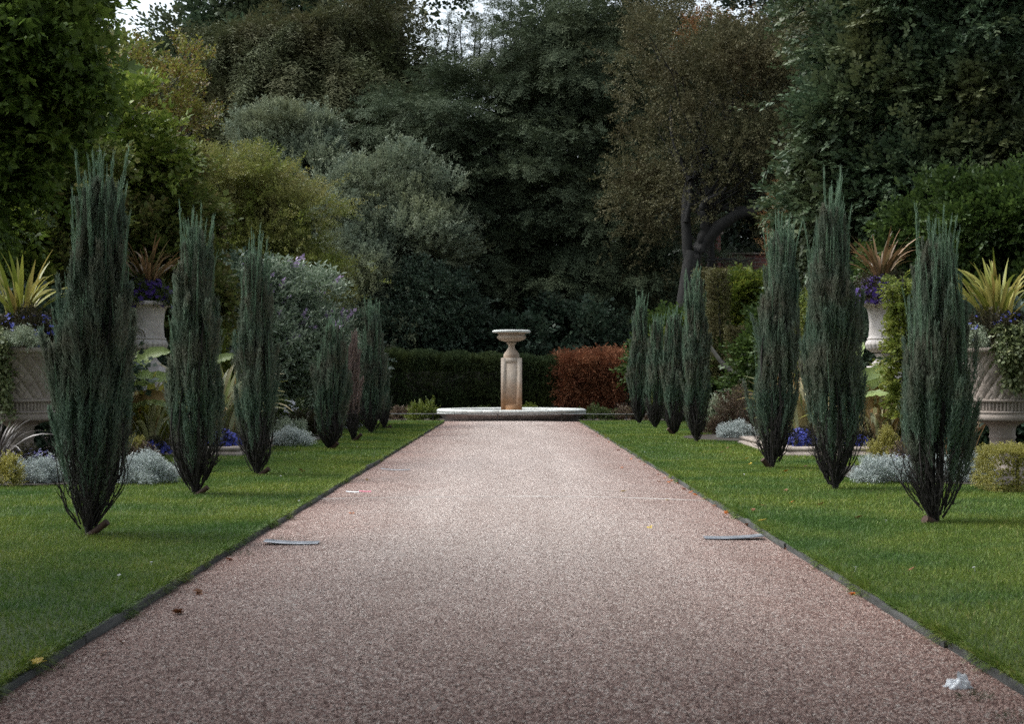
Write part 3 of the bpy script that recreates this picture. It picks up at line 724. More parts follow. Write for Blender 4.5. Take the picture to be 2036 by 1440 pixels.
# the far wood closing the view, taller where the photograph's sky is shut out
tree('broadleaf_tree', 'tall far broadleaf tree with reddish tips, rising behind the left yew', [(560, 20, 84, 150, 90), (520, 60, 84, 100, 80), (455, 200, 84, 85, 60), (700, 10, 84, 130, 80), (790, 20, 86, 60, 60), (560, 200, 84, 230, 150)], 100, 2.0, 40, T_LEAF, (.75, 1.25), M['chestnut'], trunk_r=.5, limbs=20, seed=31)
tree('broadleaf_tree', 'tall blackish far tree with sky showing through, between bronzed tree and right edge', [(1590, 60, 80, 110, 110), (1530, 130, 80, 60, 100), (1690, 30, 80, 100, 110), (1640, 200, 80, 120, 110)], 90, 1.3, 24, T_LEAF, (.7, 1.1), M['black_tree'], trunk_r=.5, limbs=24, seed=32)
tree('broadleaf_tree', 'far dark tree filling the gap low behind the bronzed tree', [(1480, 330, 76, 170, 220), (1650, 400, 76, 150, 200)], 90, 1.4, 24, T_LEAF, (.8, 1.2), M['black_tree'], trunk_r=.5, limbs=8, seed=33)
tree('broadleaf_tree', 'far dark tree closing the left background behind the yellowing tree', [(120, 330, 70, 220, 260), (330, 360, 70, 160, 160)], 110, 1.4, 24, T_LEAF, (.7, 1.1), M['under'], trunk_r=.5, limbs=8, seed=34)

g = Geo(); r = np.random.default_rng(36); n = 16000
px = r.uniform(-500, 2500, n); top = np.interp(px, [-500, 150, 230, 330, 420, 800, 860, 1000, 1060, 1340, 1400, 1500, 2500], [-150, 60, 240, 240, 100, 130, 290, 290, 60, 60, 250, 140, -200]) + 25 * np.sin(px * .05) + 14 * np.sin(px * .17)
py = top + (840 - top) * r.random(n) ** 1.1; yy = 96 + 5 * r.random(n)
pos = np.stack([(px - HX) * yy / F, yy, H - (py - HY) * yy / F], -1)
g.soup(scatter(T_LEAF, pos, nrm(np.stack([r.normal(size=n), -.6 + r.normal(size=n) * .5, .4 + r.normal(size=n) * .5], -1)), r.uniform(1.8, 3.2, n), None, r))
tag(g.build('far_wood', M['black_tree']), 'dark mass of distant woodland behind the garden trees', 'woodland', kind='stuff')
# yews
tree('yew_tree', 'huge dark yew filling the centre behind the urn', [(1120, 100, 62, 160, 190, 3.5), (890, 285, 61, 120, 110, 3), (1000, 255, 62, 85, 95, 2.5), (830, 290, 60, 90, 120, 3), (1230, 160, 62, 130, 220, 3.5), (960, 370, 60, 190, 190, 3.5), (1180, 400, 60, 190, 230, 3.5), (1010, 560, 59.5, 200, 150, 3.5), (1250, 570, 59.5, 160, 160, 3.5), (850, 520, 60, 120, 160, 3)], 470, 2.1, 30, T_YEW, (.5, .95), M['yew'], trunk_r=.7, limbs=30, seed=41, bough=True, droop=.32, up=.3, inner=5200)
# upright leaders breaking the yew's skyline
def leaders(root, xs, Y, mat, r, base_py, tips):
    g = Geo(); t = Geo()
    for px, py in tips:
        p0, p1 = at(px + r.normal() * 6, base_py, Y), at(px, py, Y)
        P = wobble(p0, p1, 8, .02, r); t.add(*tube(P, np.linspace(.06, .012, 8), 5))
        n = 70; u = r.random(n) ** .8; k = np.clip((u * 7).astype(int), 0, 6); f = (u * 7 - k)[:, None]
        pos = P[k] * (1 - f) + P[k + 1] * f
        g.soup(scatter(T_YEW, pos, nrm(np.stack([r.normal(size=n), r.normal(size=n), .5 + r.random(n)], -1)), (.75 - .45 * u) * r.uniform(.7, 1.2, n), r.normal(size=n), r))
    g.build('leader', mat, root); t.build('leader_stem', M['bark'], root)
yewc = [o for o in bpy.data.objects if o.name.startswith('yew_tree')][0]
leaders(yewc, None, 62, M['yew'], np.random.default_rng(77), 200, [(890, 20), (920, 40), (944, 2), (1000, 5), (1018, -15), (975, 30), (1060, -20), (865, 55), (1035, 0), (955, 45), (905, 60)])
tree('yew_tree', 'brownish dark yew with hanging sprays, left of the central yew', [(600, 130, 66, 170, 120, 3), (480, 170, 66, 100, 120, 3), (750, 110, 66, 100, 110, 3), (560, 280, 65, 180, 130, 3), (720, 260, 65, 110, 160, 3), (650, 430, 64, 190, 170, 3), (470, 360, 65, 90, 130, 3)], 330, 2.4, 30, T_YEWL, (.7, 1.25), M['yew_left'], trunk_r=.6, limbs=20, seed=42, bough=True, droop=.75, up=.2, width=.26, inner=2600)

# bronzed tree with the dark leaning limbs
def limbs_bronze(root, S, O, r):
    Y = 51.0; g = Geo()
    b = at(1352, 850, Y); b[2] = -.1
    def L_(pts, r0, r1, dy=0):
        P = np.array([at(px, py, Y + dy * i) for i, (px, py) in enumerate(pts)]); n = 16
        t = np.linspace(0, len(P) - 1, n); k = np.clip(t.astype(int), 0, len(P) - 2); f = (t - k)[:, None]
        P2 = np.concatenate([2 * P[:1] - P[1:2], P, 2 * P[-1:] - P[-2:-1]]); a0, a1, a2, a3 = P2[k], P2[k + 1], P2[k + 2], P2[k + 3]
        C = .5 * (2 * a1 + (a2 - a0) * f + (2 * a0 - 5 * a1 + 4 * a2 - a3) * f ** 2 + (3 * a1 - a0 - 3 * a2 + a3) * f ** 3)
        C += r.normal(size=C.shape) * .03
        g.add(*tube(C, np.linspace(r0, r1, n), 8))
    g.add(*tube([b, at(1356, 700, Y), at(1362, 600, Y), at(1372, 530, Y), at(1378, 500, Y)], [.42, .34, .31, .29, .26], 10))
    L_([(1374, 525), (1400, 470), (1402, 440), (1395, 410), (1412, 395), (1445, 375)], .22, .05, -.1)
    L_([(1372, 535), (1395, 490), (1430, 450), (1470, 425), (1520, 415), (1560, 392), (1600, 380)], .28, .1, -.05)
    L_([(1440, 445), (1460, 420), (1475, 415), (1540, 400), (1575, 380)], .12, .05)
    L_([(1470, 425), (1430, 408), (1400, 402), (1370, 410)], .05, .02)
    L_([(1372, 530), (1362, 420), (1372, 360), (1400, 280), (1410, 220)], .2, .06, .3)
    L_([(1365, 440), (1385, 330), (1440, 300)], .1, .03, .3)
    L_([(1400, 520), (1440, 515), (1470, 520), (1500, 512)], .05, .02)
    L_([(1372, 360), (1340, 280), (1330, 200)], .1, .03, .3); L_([(1400, 300), (1470, 180), (1490, 90)], .1, .03, .3)
    for k in range(26):
        s = S[r.integers(len(S))]; p = at(r.uniform(1380, 1560), r.uniform(380, 430), Y)
        g.add(*tube(wobble(p, p + (s - p) * .8, 7, .06, r), np.linspace(.045, .01, 7), 5))
    g.build('limb', M['bark'], root)
tree('bronzed_tree', 'bronze-brown leaning tree with twisting dark limbs right of the central yew', [(1345, 128, 52, 72, 110, 2), (1430, 230, 52, 110, 110, 2.5), (1340, 260, 53, 60, 120, 2), (1310, 150, 53.5, 50, 110, 1.5), (1490, 360, 52.5, 90, 40, 2), (1600, 260, 52.5, 60, 90, 2), (1470, 190, 53, 80, 70, 2), (1530, 260, 52, 90, 120, 2.5), (1450, 330, 52, 120, 80, 2.5), (1560, 350, 52, 90, 60, 2), (1360, 370, 53.5, 45, 50, 1.5), (1570, 170, 53, 60, 60, 2), (1610, 350, 52.5, 60, 50, 1.5), (1300, 330, 54, 40, 90, 1.2), (1650, 410, 52, 45, 50, 1.5), (1295, 440, 55, 40, 80, 1.5)], 150, 1.0, 40, T_FINE, (.45, .8), M['brown_tree'], base=tuple(at(1352, 0, 51)[:2]) + (-.1,), trunk_r=.14, limbs=26, seed=51, droop=.2, inner=.08, sprig=.9, extra=limbs_bronze)
tree('orange_tree', 'thin orange-leaved treetop against the sky beside the bronzed tree', [(1412, 112, 56, 34, 38, 1), (1455, 120, 56, 42, 35, 1)], 34, .6, 16, T_FINE, (.4, .7), M['orange_tree'], trunk_r=.12, limbs=18, seed=52, inner=.05)

# grey-green trees
tree('holm_oak', 'upper grey-green bushy tree in front of the left yew', [(570, 300, 58, 62, 72), (515, 305, 58, 30, 40), (625, 285, 58, 30, 50), (600, 390, 57.5, 80, 80)], 80, .7, 46, T_SMALL, (.36, .6), M['grey_oak'], trunk_r=.25, limbs=16, seed=61, up=.9, sprig=1.0, shell=(.55, 1.15))
tree('holm_oak', 'lower rounded grey-green tree left of the central yew', [(770, 400, 55, 85, 95), (700, 440, 55, 75, 80), (830, 470, 54.5, 75, 80), (750, 530, 54, 120, 100), (860, 480, 54.5, 53.6, 45), (740, 640, 54, 110, 90)], 120, .8, 56, T_SMALL, (.34, .56), M['grey_oak'], trunk_r=.28, limbs=16, seed=62, up=.7, sprig=1.0, shell=(.55, 1.12))
tree('holly_tree', 'dark glossy holly low beside the central yew', [(850, 620, 53.6, 80, 70), (800, 670, 53.6, 90, 60), (900, 660, 54, 53.6, 50)], 90, .45, 26, T_SMALL, (.36, .6), M['holly'], trunk_r=.15, limbs=8, seed=63)

# acer in layers
tree('acer_tree', 'yellow-green layered acer in front of the grey-green trees', [(460, 370, 41, 90, 65), (540, 400, 41, 65, 60), (410, 420, 41, 60, 60), (570, 450, 40.5, 55, 50), (480, 490, 40.5, 110, 70), (585, 540, 40, 55, 48), (650, 560, 40, 40, 42), (520, 590, 40, 100, 60)], 95, .75, 46, T_FINE, (.32, .5), M['acer'], trunk_r=.16, limbs=20, seed=71, flat=.26, sprig=1.0, inner=.35, up=.1, out=.9)

# left side
tree('maple_tree', 'dark lobed-leaf tree hanging into the top left corner', [(20, 60, 23, 115, 110), (78, 60, 23, 70, 80), (20, 190, 23, 110, 90), (125, 160, 23, 65, 65), (-60, 100, 23, 130, 200), (30, 270, 23, 60, 50), (-40, 340, 23, 80, 120)], 100, .5, 30, T_MAPLE, (.36, .58), M['maple'], base=(-10.2, 24, -.1), trunk_r=.22, limbs=24, seed=81, inner=.3, droop=.25)
def twigs_autumn(root, S, O, r):
    g = Geo()
    for k in range(40):
        a, b = at(r.uniform(120, 250), r.uniform(280, 340), 34), S[r.integers(len(S))]
        g.add(*tube(wobble(a, b + r.normal(size=3) * .3, 10, .06, r), np.linspace(.045, .008, 10), 5))
    g.build('limb', M['bark_grey'], root)
tree('yellowing_tree', 'twiggy half-bare tree with yellowing leaves at upper left', [(310, 195, 34, 70, 50), (245, 205, 34, 50, 50), (270, 245, 34, 105, 50), (365, 150, 34, 32, 40), (330, 265, 34, 70, 45), (200, 265, 34, 80, 55)], 90, .36, 9, T_SMALL, (.3, .5), M['autumn'], base=(-9.6, 34.5, -.1), trunk_r=.16, limbs=40, bark=M['bark_grey'], seed=82, inner=.03, extra=twigs_autumn)
tree('vine_shrub', 'fresh green large-leaved climber behind the tallest left juniper', [(250, 220, 30, 60, 35), (200, 260, 30, 60, 50), (290, 290, 30, 40, 45), (230, 330, 30, 90, 50), (310, 350, 30, 30, 40)], 42, .32, 8, T_LEAF, (.4, .6), M['vine'], trunk_r=.06, limbs=14, seed=83, cat='shrub', inner=.1)
tree('mixed_shrub', 'dense brown-green shrub behind the left urn', [(280, 430, 31, 90, 120), (350, 450, 32, 60, 110), (200, 400, 31, 110, 110), (250, 540, 30.5, 130, 120), (360, 580, 31, 70, 100)], 160, .38, 26, T_LEAF, (.32, .55), M['under'], trunk_r=.1, limbs=10, seed=84, cat='shrub')
tree('mixed_shrub', 'dark tangled shrub filling the left edge behind the basket bowl', [(30, 430, 26, 120, 110), (110, 380, 27, 110, 100), (40, 560, 26, 130, 110), (10, 330, 28, 90, 80)], 130, .36, 26, T_LEAF, (.3, .5), M['under'], trunk_r=.1, limbs=10, seed=85, cat='shrub')
tree('lime_shrub', 'small lime-green shrub at the left edge above the yellow blades', [(20, 480, 24.5, 40, 60), (5, 550, 24.5, 50, 50)], 26, .22, 20, T_LEAF, (.25, .4), M['vine'], trunk_r=.05, limbs=4, seed=86, cat='shrub')
tree('back_shrub', 'dark evergreen shrub low behind the left flower beds', [(420, 640, 36, 130, 110), (300, 700, 35, 140, 100), (560, 720, 38, 130, 100), (640, 740, 40, 90, 90)], 150, .4, 24, T_LEAF, (.3, .5), M['holly'], trunk_r=.1, limbs=6, seed=87, cat='shrub')
tree('back_shrub', 'dark shrub behind the left basket bowl and its trailing ivy', [(40, 760, 23, 170, 120), (200, 760, 28.5, 120, 130)], 80, .36, 24, T_LEAF, (.3, .5), M['holly'], trunk_r=.1, limbs=6, seed=88, cat='shrub')
tree('back_shrub', 'dark evergreen shrubs in the shade behind the clipped hedge', [(1110, 700, 56, 190, 60), (880, 700, 56, 190, 60), (700, 710, 56, 120, 60)], 90, .6, 30, T_LEAF, (.4, .7), M['holly'], trunk_r=.1, limbs=6, seed=98, cat='shrub')
# buddleia with lilac spikes
def spikes(root, S, O, r):
    g = Geo(); k = r.choice(len(S), 90); tops = S[k]
    n = len(tops); pos = tops + nrm(O[k] + [0, -.3, .6]) * .38
    keep = pos[:, 2] > np.percentile(S[:, 2], 35)
    d = nrm(np.stack([.7 + r.normal(size=n) * .4, -.3 + r.normal(size=n) * .3, .7 + r.normal(size=n) * .3], -1))
    g.soup(scatter(T_SPIKE, pos[keep], d[keep], r.uniform(.34, .55, keep.sum()), None, r)); g.build('blossom', M['lilac'], root)
tree('buddleia', 'silvery buddleia with lilac flower spikes behind the left junipers', [(590, 640, 36, 70, 70), (540, 620, 36, 60, 60), (480, 610, 36, 50, 45), (640, 690, 36, 40, 60), (580, 730, 35.5, 90, 80)], 150, .35, 22, T_LONG, (.26, .42), M['buddleia'], trunk_r=.06, limbs=14, seed=89, cat='shrub', extra=spikes, up=.5)

# right side
def catkins(root, S, O, r):
    n = 900; k = r.integers(0, len(S), n)
    pos = S[k] + nrm(O[k] + r.normal(size=(n, 3)) * .6 + [0, -.4, .3]) * .5
    Geo().soup(scatter(T_CATKIN, pos, nrm(np.stack([-.8 + r.normal(size=n) * .5, -.3 + r.normal(size=n) * .4, .1 + r.normal(size=n) * .4], -1)), r.uniform(.12, .22, n), None, r)).build('blossom', M['catkin'], root)
tree('lime_tree', 'large dark glossy-leaved tree with pale bracts filling the upper right', [(1900, 80, 32, 200, 150), (1780, 180, 32, 140, 120), (1720, 60, 33, 90, 120), (1950, 260, 31.5, 180, 150), (1760, 300, 32, 140, 110), (1700, 400, 32, 110, 80), (1850, 400, 31.5, 150, 90), (1640, 470, 33, 60, 100), (1690, 540, 33, 80, 90), (2050, 150, 32, 100, 250)], 230, .72, 46, T_LEAF, (.34, .56), M['right_tree'], base=(13.2, 33, -.1), trunk_r=.35, limbs=30, seed=91, droop=.25, extra=catkins)
tree('small_maple', 'small orange-leaved sapling glimpsed left of the large dark tree', [(1562, 430, 40, 18, 40, .4), (1558, 400, 40, 14, 20, .3), (1530, 490, 40, 12, 16, .3)], 14, .22, 12, T_FINE, (.2, .34), M['orange_tree'], trunk_r=.05, limbs=6, seed=92)
tree('bright_shrub', 'mid-green rounded shrub behind the right basket bowl', [(1960, 480, 27.5, 120, 90), (1880, 460, 28, 70, 60), (2040, 430, 27.5, 70, 70), (1830, 520, 28, 70, 70), (1990, 600, 27, 120, 90)], 80, .48, 40, T_LEAF, (.24, .4), M['bright'], trunk_r=.1, limbs=8, seed=93, cat='shrub')
tree('back_shrub', 'dark shrub behind the right basket bowl stem', [(1990, 790, 23.5, 150, 130), (1830, 720, 28.5, 120, 150)], 90, .36, 24, T_LEAF, (.3, .5), M['holly'], trunk_r=.1, limbs=6, seed=94, cat='shrub')
tree('lime_shrub', 'yellow-green shrub below the brick wall', [(1470, 640, 43, 50, 65), (1440, 690, 43, 45, 60), (1520, 650, 43, 40, 60)], 70, .4, 24, T_LEAF, (.3, .5), M['lime_shrub'], trunk_r=.06, limbs=6, seed=95, cat='shrub')
tree('back_shrub', 'dark green shrub behind the leaning golden columns', [(1450, 750, 42, 90, 60), (1560, 740, 38, 90, 110), (1340, 720, 44, 60, 90), (1640, 660, 34, 90, 120)], 110, .38, 24, T_LEAF, (.3, .5), M['bright'], trunk_r=.08, limbs=6, seed=96, cat='shrub')
tree('golden_shrub', 'yellow variegated shrub behind the far right junipers', [(1322, 730, 43, 16, 60), (1335, 690, 43, 14, 30)], 30, .2, 20, T_SMALL, (.2, .3), M['climber'], trunk_r=.04, limbs=4, seed=97, cat='shrub')
# leaning golden columns
def column(label, pts, rad, seed, Y):
    r = np.random.default_rng(seed)
    P = np.array([at(px, py, Y) for px, py in pts]); n = 1500
    root = thing('columnar_yew', label, 'shrub', (P[0, 0], Y, -.1), 'clipped golden columns')
    u = r.random(n) * (len(P) - 1); k = np.clip(u.astype(int), 0, len(P) - 2); f = (u - k)[:, None]
    c = P[k] * (1 - f) + P[k + 1] * f; a = r.uniform(0, 6.28, n); q = rad * r.uniform(.55, 1, n) * np.clip(.7 + .6 * np.sin(np.pi * u / (len(P) - 1)), 0, 1)
    o = np.stack([np.cos(a), np.sin(a), 0 * a], -1)
    Geo().soup(scatter(T_SMALL, c + o * q[:, None], nrm(o + [0, 0, .7] + r.normal(size=(n, 3)) * .3), r.uniform(.14, .24, n), None, r)).build('foliage', M['column_yew'], root)
    g = Geo(); b = P[0].copy(); b[2] = -.1; g.add(*tube([b, P[0], P[-1]], [.06, .05, .02], 6)); g.build('stem', M['bark'], root)
column('taller left clipped golden column beside the bronzed trunk', [(1425, 760), (1412, 690), (1405, 600), (1400, 540)], .24, 1, 41.5)
column('right clipped golden column of the close pair', [(1438, 760), (1432, 690), (1428, 600), (1426, 540)], .22, 2, 41)
column('short clipped golden column lower right of the close pair', [(1475, 790), (1468, 720), (1465, 690), (1460, 655)], .2, 3, 40.5)
g = Geo(); g.add(*tube([at(1400, 672, 40), at(1432, 718, 39.8), at(1458, 742, 39.7), at(1500, 790, 39.5), at(1540, 832, 39.4)], [.045, .06, .075, .085, .09], 8))
tag(g.build('leaning_trunk', M['bark_grey'], loc=at(1540, 832, 39.4)), 'bare pale leaning trunk crossing below the golden columns', 'trunk')

# brick building glimpsed between the trunks
YW = 60.0
bld = thing('brick_building', 'old red brick building glimpsed under the bronzed tree limbs', 'building', (hx(1470, YW), YW, -.1))
x0, x1 = hx(1385, YW), hx(1640, YW)
z = lambda py: at(0, py, YW)[2]
wx0, wx1, wz0, wz1 = hx(1396, YW), hx(1421, YW), z(512), z(478)
g = Geo(); g.add(*box(x0, wx0, YW, YW + .4, z(578), z(466))); g.add(*box(wx1, wx1 + .25, YW, YW + .4, z(578), z(466))); g.add(*box(wx1 + .25, x1, YW, YW + .4, z(578), z(506))); g.add(*box(wx0, wx1, YW, YW + .4, wz1, z(466))); g.add(*box(wx0, wx1, YW, YW + .4, z(578), wz0))
g.build('wall', M['brick'], bld)
g = Geo(); g.add(*box(x0 - .05, x1 + .05, YW - .06, YW + .45, -.1, z(578) - .002)); g.build('plinth', M['stone'], bld)
g = Geo(); g.add(*box(x0 - .1, wx1 + .35, YW - .1, YW + .5, z(466) + .002, z(462))); g.add(*box(wx1 + .352, x1 + .1, YW - .08, YW + .48, z(506) + .002, z(503))); g.build('coping', M['stone'], bld)
wn = Geo().add(*box(wx0 + .06, wx1 - .06, YW + .16, YW + .18, wz0 + .06, wz1 - .06)).build('window', M['glass'], bld)
g = Geo()
for a in (box(wx0, wx0 + .06, YW + .1, YW + .2, wz0, wz1), box(wx1 - .06, wx1, YW + .1, YW + .2, wz0, wz1), box(wx0 + .06, wx1 - .06, YW + .1, YW + .2, wz1 - .06, wz1), box(wx0 + .06, wx1 - .06, YW + .1, YW + .2, wz0, wz0 + .06), box(wx0 + .06, wx1 - .06, YW + .12, YW + .15, (wz0 + wz1) / 2 - .03, (wz0 + wz1) / 2 + .03)): g.add(*a)
g.build('frame', M['paint'], wn)

# unseen trees added over the near end of the walk to shade the foreground
for sx, lab, sd in ((-1, 'unseen broadleaf tree added to shade the left near end of the walk', 111), (1, 'unseen broadleaf tree added to shade the right near end of the walk', 112)):
    root = thing('broadleaf_tree', lab, 'tree', (sx * 9.5, -1, 0))
    A = [(sx * 4.5, -4, 8.5, 6, 7, 1.7), (sx * 8.5, 3, 8.6, 4.5, 5, 1.6), (sx * 2.5, 1.5, 8.6, 4, 5, 1.3), (sx * 10.5, 8, 10.5, 3.5, 4, 1.8)]
    Q, S, O = crown(A, 150, .8, 16, T_MAPLE, (.9, 1.3), seed=sd, back=1.0, inner=.35)
    Geo().soup(Q).build('crown', M['maple'], root)
    g = Geo(); g.add(*tube([(sx * 9.5, -1, -.1), (sx * 9.4, -1, 3), (sx * 8.5, -1, 6.5), (sx * 7, -1, 8.5)], [.5, .4, .3, .15], 10))
    for k in range(0, len(S), 9): g.add(*tube(wobble((sx * 8.5, -1, 6.5), S[k], 7, .04), np.linspace(.12, .02, 7), 5))
    g.build('trunk', M['bark'], root)

# ------------------------------------------------------------------ junipers lining the path
PROF = [(0, .08), (.03, .3), (.07, .6), (.11, .8), (.16, .92), (.24, .97), (.34, 1.0), (.45, .98), (.54, .9), (.64, .8), (.74, .72), (.82, .62), (.9, .42), (1, .12)]
def juniper(label, px, py, top, hw, seed, dead=False, prof=PROF, dens=1.0, wisp=1.0):
    r = np.random.default_rng(seed); prof = np.array(prof)
    Y = ground_y(py); k = Y / F
    b = at(px, py, Y); b[2] = .05; h = (py - top) * k; R = max(.06, hw * k * 1.03 - .05)
    root = thing('juniper', label, 'juniper', b, 'upright junipers lining the path')
    lump = r.uniform(0, 6.28, 6); lean = r.normal(size=2) * .022 * h
    def pf(u, a):
        return R * np.interp(u, prof[:, 0], prof[:, 1]) * (1 + .10 * np.sin(2 * a + lump[0] + 5 * u) + .08 * np.sin(3 * a + lump[1] - 9 * u) + .07 * np.sin(19 * u + lump[2] + a))
    def P(u, a, q):
        rr = pf(u, a) * q
        return np.stack([b[0] + rr * np.cos(a) + lean[0] * u, b[1] + rr * np.sin(a) + lean[1] * u, b[2] + u * h], -1)
    near = Y < 23; T = T_PLUME if near else T_PLUME_FAR
    area = h * R * 6.0
    n = int(dens * (37 if near else 36) * area / (h / 3.0)) + 24
    u = .035 + .775 * r.random(n) ** .95; a = r.uniform(0, 6.28, n); q = 1 - .6 * r.random(n) ** 1.5
    keep = r.random(n) < np.clip((u - .02) / .2, .12, 1); u, a, q = u[keep], a[keep], q[keep]; n = len(u)
    pos = P(u, a, q); o = np.stack([np.cos(a), np.sin(a), 0 * a], -1)
    sl = (pf(np.clip(u + .08, 0, 1), a) - pf(np.clip(u - .04, 0, 1), a)) / (.12 * h)
    d = nrm(np.array([0, 0, 1.]) + o * (np.clip(sl, -.3, .2) * q + .01)[:, None] + r.normal(size=(n, 3)) * .08)
    hs = (h / 3.0) ** .55
    sc = np.minimum(r.uniform(.38, .72, n) * hs, np.maximum(.12, .72 + .16 * r.random(n) ** 1.4 - .06 * q - u) * h)
    wd = (1.0 + .25 * (q < .7))
    g = Geo(); g.soup(scatter(T, pos, d, sc, r.uniform(0, 6.28, n), r)); g.build('foliage', M['juniper_dead'] if dead else M['juniper'], root)
    # long pale shoots: the wispy head and the feathered outline
    n1 = int(80 * wisp * min(1.5, max(.6, R / .25))); n2 = int(34 * dens)
    u1 = r.uniform(.52, .78, n1); a1 = r.uniform(0, 6.28, n1); q1 = r.uniform(.0, .95, n1)
    u2 = r.uniform(.2, .75, n2); a2 = r.uniform(0, 6.28, n2); q2 = r.uniform(.92, 1.04, n2)
    uu, aa, qq = np.concatenate([u1, u2]), np.concatenate([a1, a2]), np.concatenate([q1, q2])
    pos = P(uu, aa, qq); o = np.stack([np.cos(aa), np.sin(aa), 0 * aa], -1)
    sl = (pf(np.clip(uu + .16, 0, 1), aa) - pf(uu, aa)) / (.16 * h); d = nrm(np.array([0, 0, 1.]) + o * (.06 + .8 * np.clip(sl, -.3, .1) * qq)[:, None] + r.normal(size=(len(uu), 3)) * .05)
    tips = .74 + .26 * np.clip(1 - qq[:n1], 0, 1) ** .8 * r.uniform(.45, 1, n1) + .06 * r.random(n1); tips[:2] = (1.0, .97)
    sc = np.concatenate([np.maximum(.14, tips - uu[:n1]) * h, r.uniform(.3, .55, n2) * hs])
    ws = (1.0 if near else 1.5) * .55 / np.maximum(.3, sc.mean())
    Geo().soup(scatter([t * np.array([ws, ws, 1]) for t in T_WISP], pos, d, sc, r.uniform(0, 6.28, len(uu)), r)).build('shoot', M['juniper_dead'] if dead else M['juniper_tip'], root)
    g = Geo(); st = h / 3
    for s in range(15):
        a = r.uniform(0, 6.28); q = r.uniform(.15, .95); um = r.uniform(.35, .9); us = np.linspace(-.012, um, 16)
        pts = P(us, a + .25 * np.sin(us * 6 + s), q * np.clip(.3 + us * 5, .2, 1)); pts += np.cumsum(r.normal(size=pts.shape) * .005 * min(1, st), 0)
        g.add(*tube(pts, np.linspace(r.uniform(.011, .024), .003, 16) * st, 6))
    for s in range(60):                            # bare twigs round the open base
        a = r.uniform(0, 6.28); us = np.linspace(r.uniform(.01, .06), r.uniform(.14, .3), 9)
        pts = P(us, a + .3 * np.sin(us * 15 + s), r.uniform(.5, 1.05)); pts += np.cumsum(r.normal(size=pts.shape) * .008 * st, 0)
        g.add(*tube(pts, np.linspace(.009, .0025, 9) * max(.8, (Y / 20) ** .5), 4))
        for t_ in range(3):
            p = pts[r.integers(2, 8)]; e = p + (np.array([math.cos(a) * .09, math.sin(a) * .09, .16]) * r.uniform(.4, 1.1) + r.normal(size=3) * .035) * st
            g.add(*tube([p, (p + e) / 2 + r.normal(size=3) * .012, e], np.array([.0045, .0035, .0015]) * max(1, (Y / 20) ** .5), 4))
    g.build('stem', M['twig'], root)
    return b, h
def stake(label, b, dx, dz, rad, side):
    dx, dz, rad = dx * .85, dz * .85, rad * .8
    p0 = np.array(b) + np.array([side * .015, -.05, -.02]); p1 = p0 + np.array([side * dx, -.05, dz])
    g = Geo(); V, Fc = tube(wobble(p0, p1, 5, .004), rad, 10); g.add(V, Fc)
    cap = V.reshape(10, 5, 3)[:, -1]; cc = cap.mean(0); g.add(np.concatenate([cap, [cc]]), [(k, (k + 1) % 10, 10) for k in range(10)])
    tag(g.build('stake', M['stake'], loc=p0), label, 'stake', 'tilted stakes at the juniper feet')
J = {}
J['L1'] = juniper('tallest and nearest juniper on the left lawn', 175, 1062, 296, 76, 101, dens=1.5)
J['L2'] = juniper('second juniper from the front on the left lawn, just right of the left urn', 388, 983, 410, 55, 102, dens=1.2)
J['L3'] = juniper('slender juniper third from the front on the left lawn, before the buddleia', 512, 945, 465, 43, 103, dens=1.0)
J['L4'] = juniper('shorter full juniper just left of the dead brown one', 655, 893, 625, 36, 104, dens=1.1, wisp=.6)
J['L5'] = juniper('dead brown juniper between two green ones on the left lawn', 702, 877, 655, 17, 105, dead=True, dens=.6)
J['L6'] = juniper('pointed green juniper just right of the dead brown one', 738, 862, 598, 27, 106, dens=1.0)
J['L7'] = juniper('farthest small juniper on the left lawn, in front of the clipped hedge', 764, 852, 706, 14, 107, dens=.7, wisp=.5)
J['R1'] = juniper('nearest juniper on the right lawn, beside the right basket bowl', 1862, 1040, 418, 72, 111, dens=1.5, wisp=.6)
J['R2'] = juniper('tall juniper second from the front on the right lawn, left of the right urn', 1660, 973, 360, 56, 112, dens=1.25)
J['R3'] = juniper('slender juniper third from the front on the right lawn, right of the golden columns', 1535, 932, 425, 45, 113, dens=1.0)
J['R4'] = juniper('juniper with feathery head directly in front of the golden columns', 1385, 880, 530, 28, 114, dens=1.0)
J['R5'] = juniper('plain narrow juniper just left of the feathery one on the right lawn', 1340, 865, 608, 24, 115, dens=.9)
J['R6'] = juniper('right one of the two farthest junipers on the right lawn', 1303, 851, 622, 21, 116, dens=.9)
J['R7'] = juniper('farthest juniper on the right lawn, beside the browned hedge', 1271, 843, 585, 20, 117, dens=.9)
for key, dx, dz, rad, side, lab in (('L1', .2, .15, .035, 1, 'foot of the tallest left juniper'), ('L2', .17, .12, .035, 1, 'foot of the second left juniper'), ('L3', .18, .13, .04, 1, 'foot of the slender third left juniper'), ('L4', .17, .16, .05, 1, 'foot of the short full left juniper'), ('L5', .2, .2, .045, 1, 'foot of the dead brown juniper'), ('L7', .2, .08, .05, 1, 'foot of the farthest left juniper'), ('R1', .14, .07, .05, -1, 'foot of the nearest right juniper'), ('R3', .16, .18, .045, -1, 'foot of the slender third right juniper'), ('R5', .16, .2, .05, -1, 'foot of the plain narrow right juniper')):
    stake('short tilted brown stake at the ' + lab, J[key][0], dx, dz, rad, side)

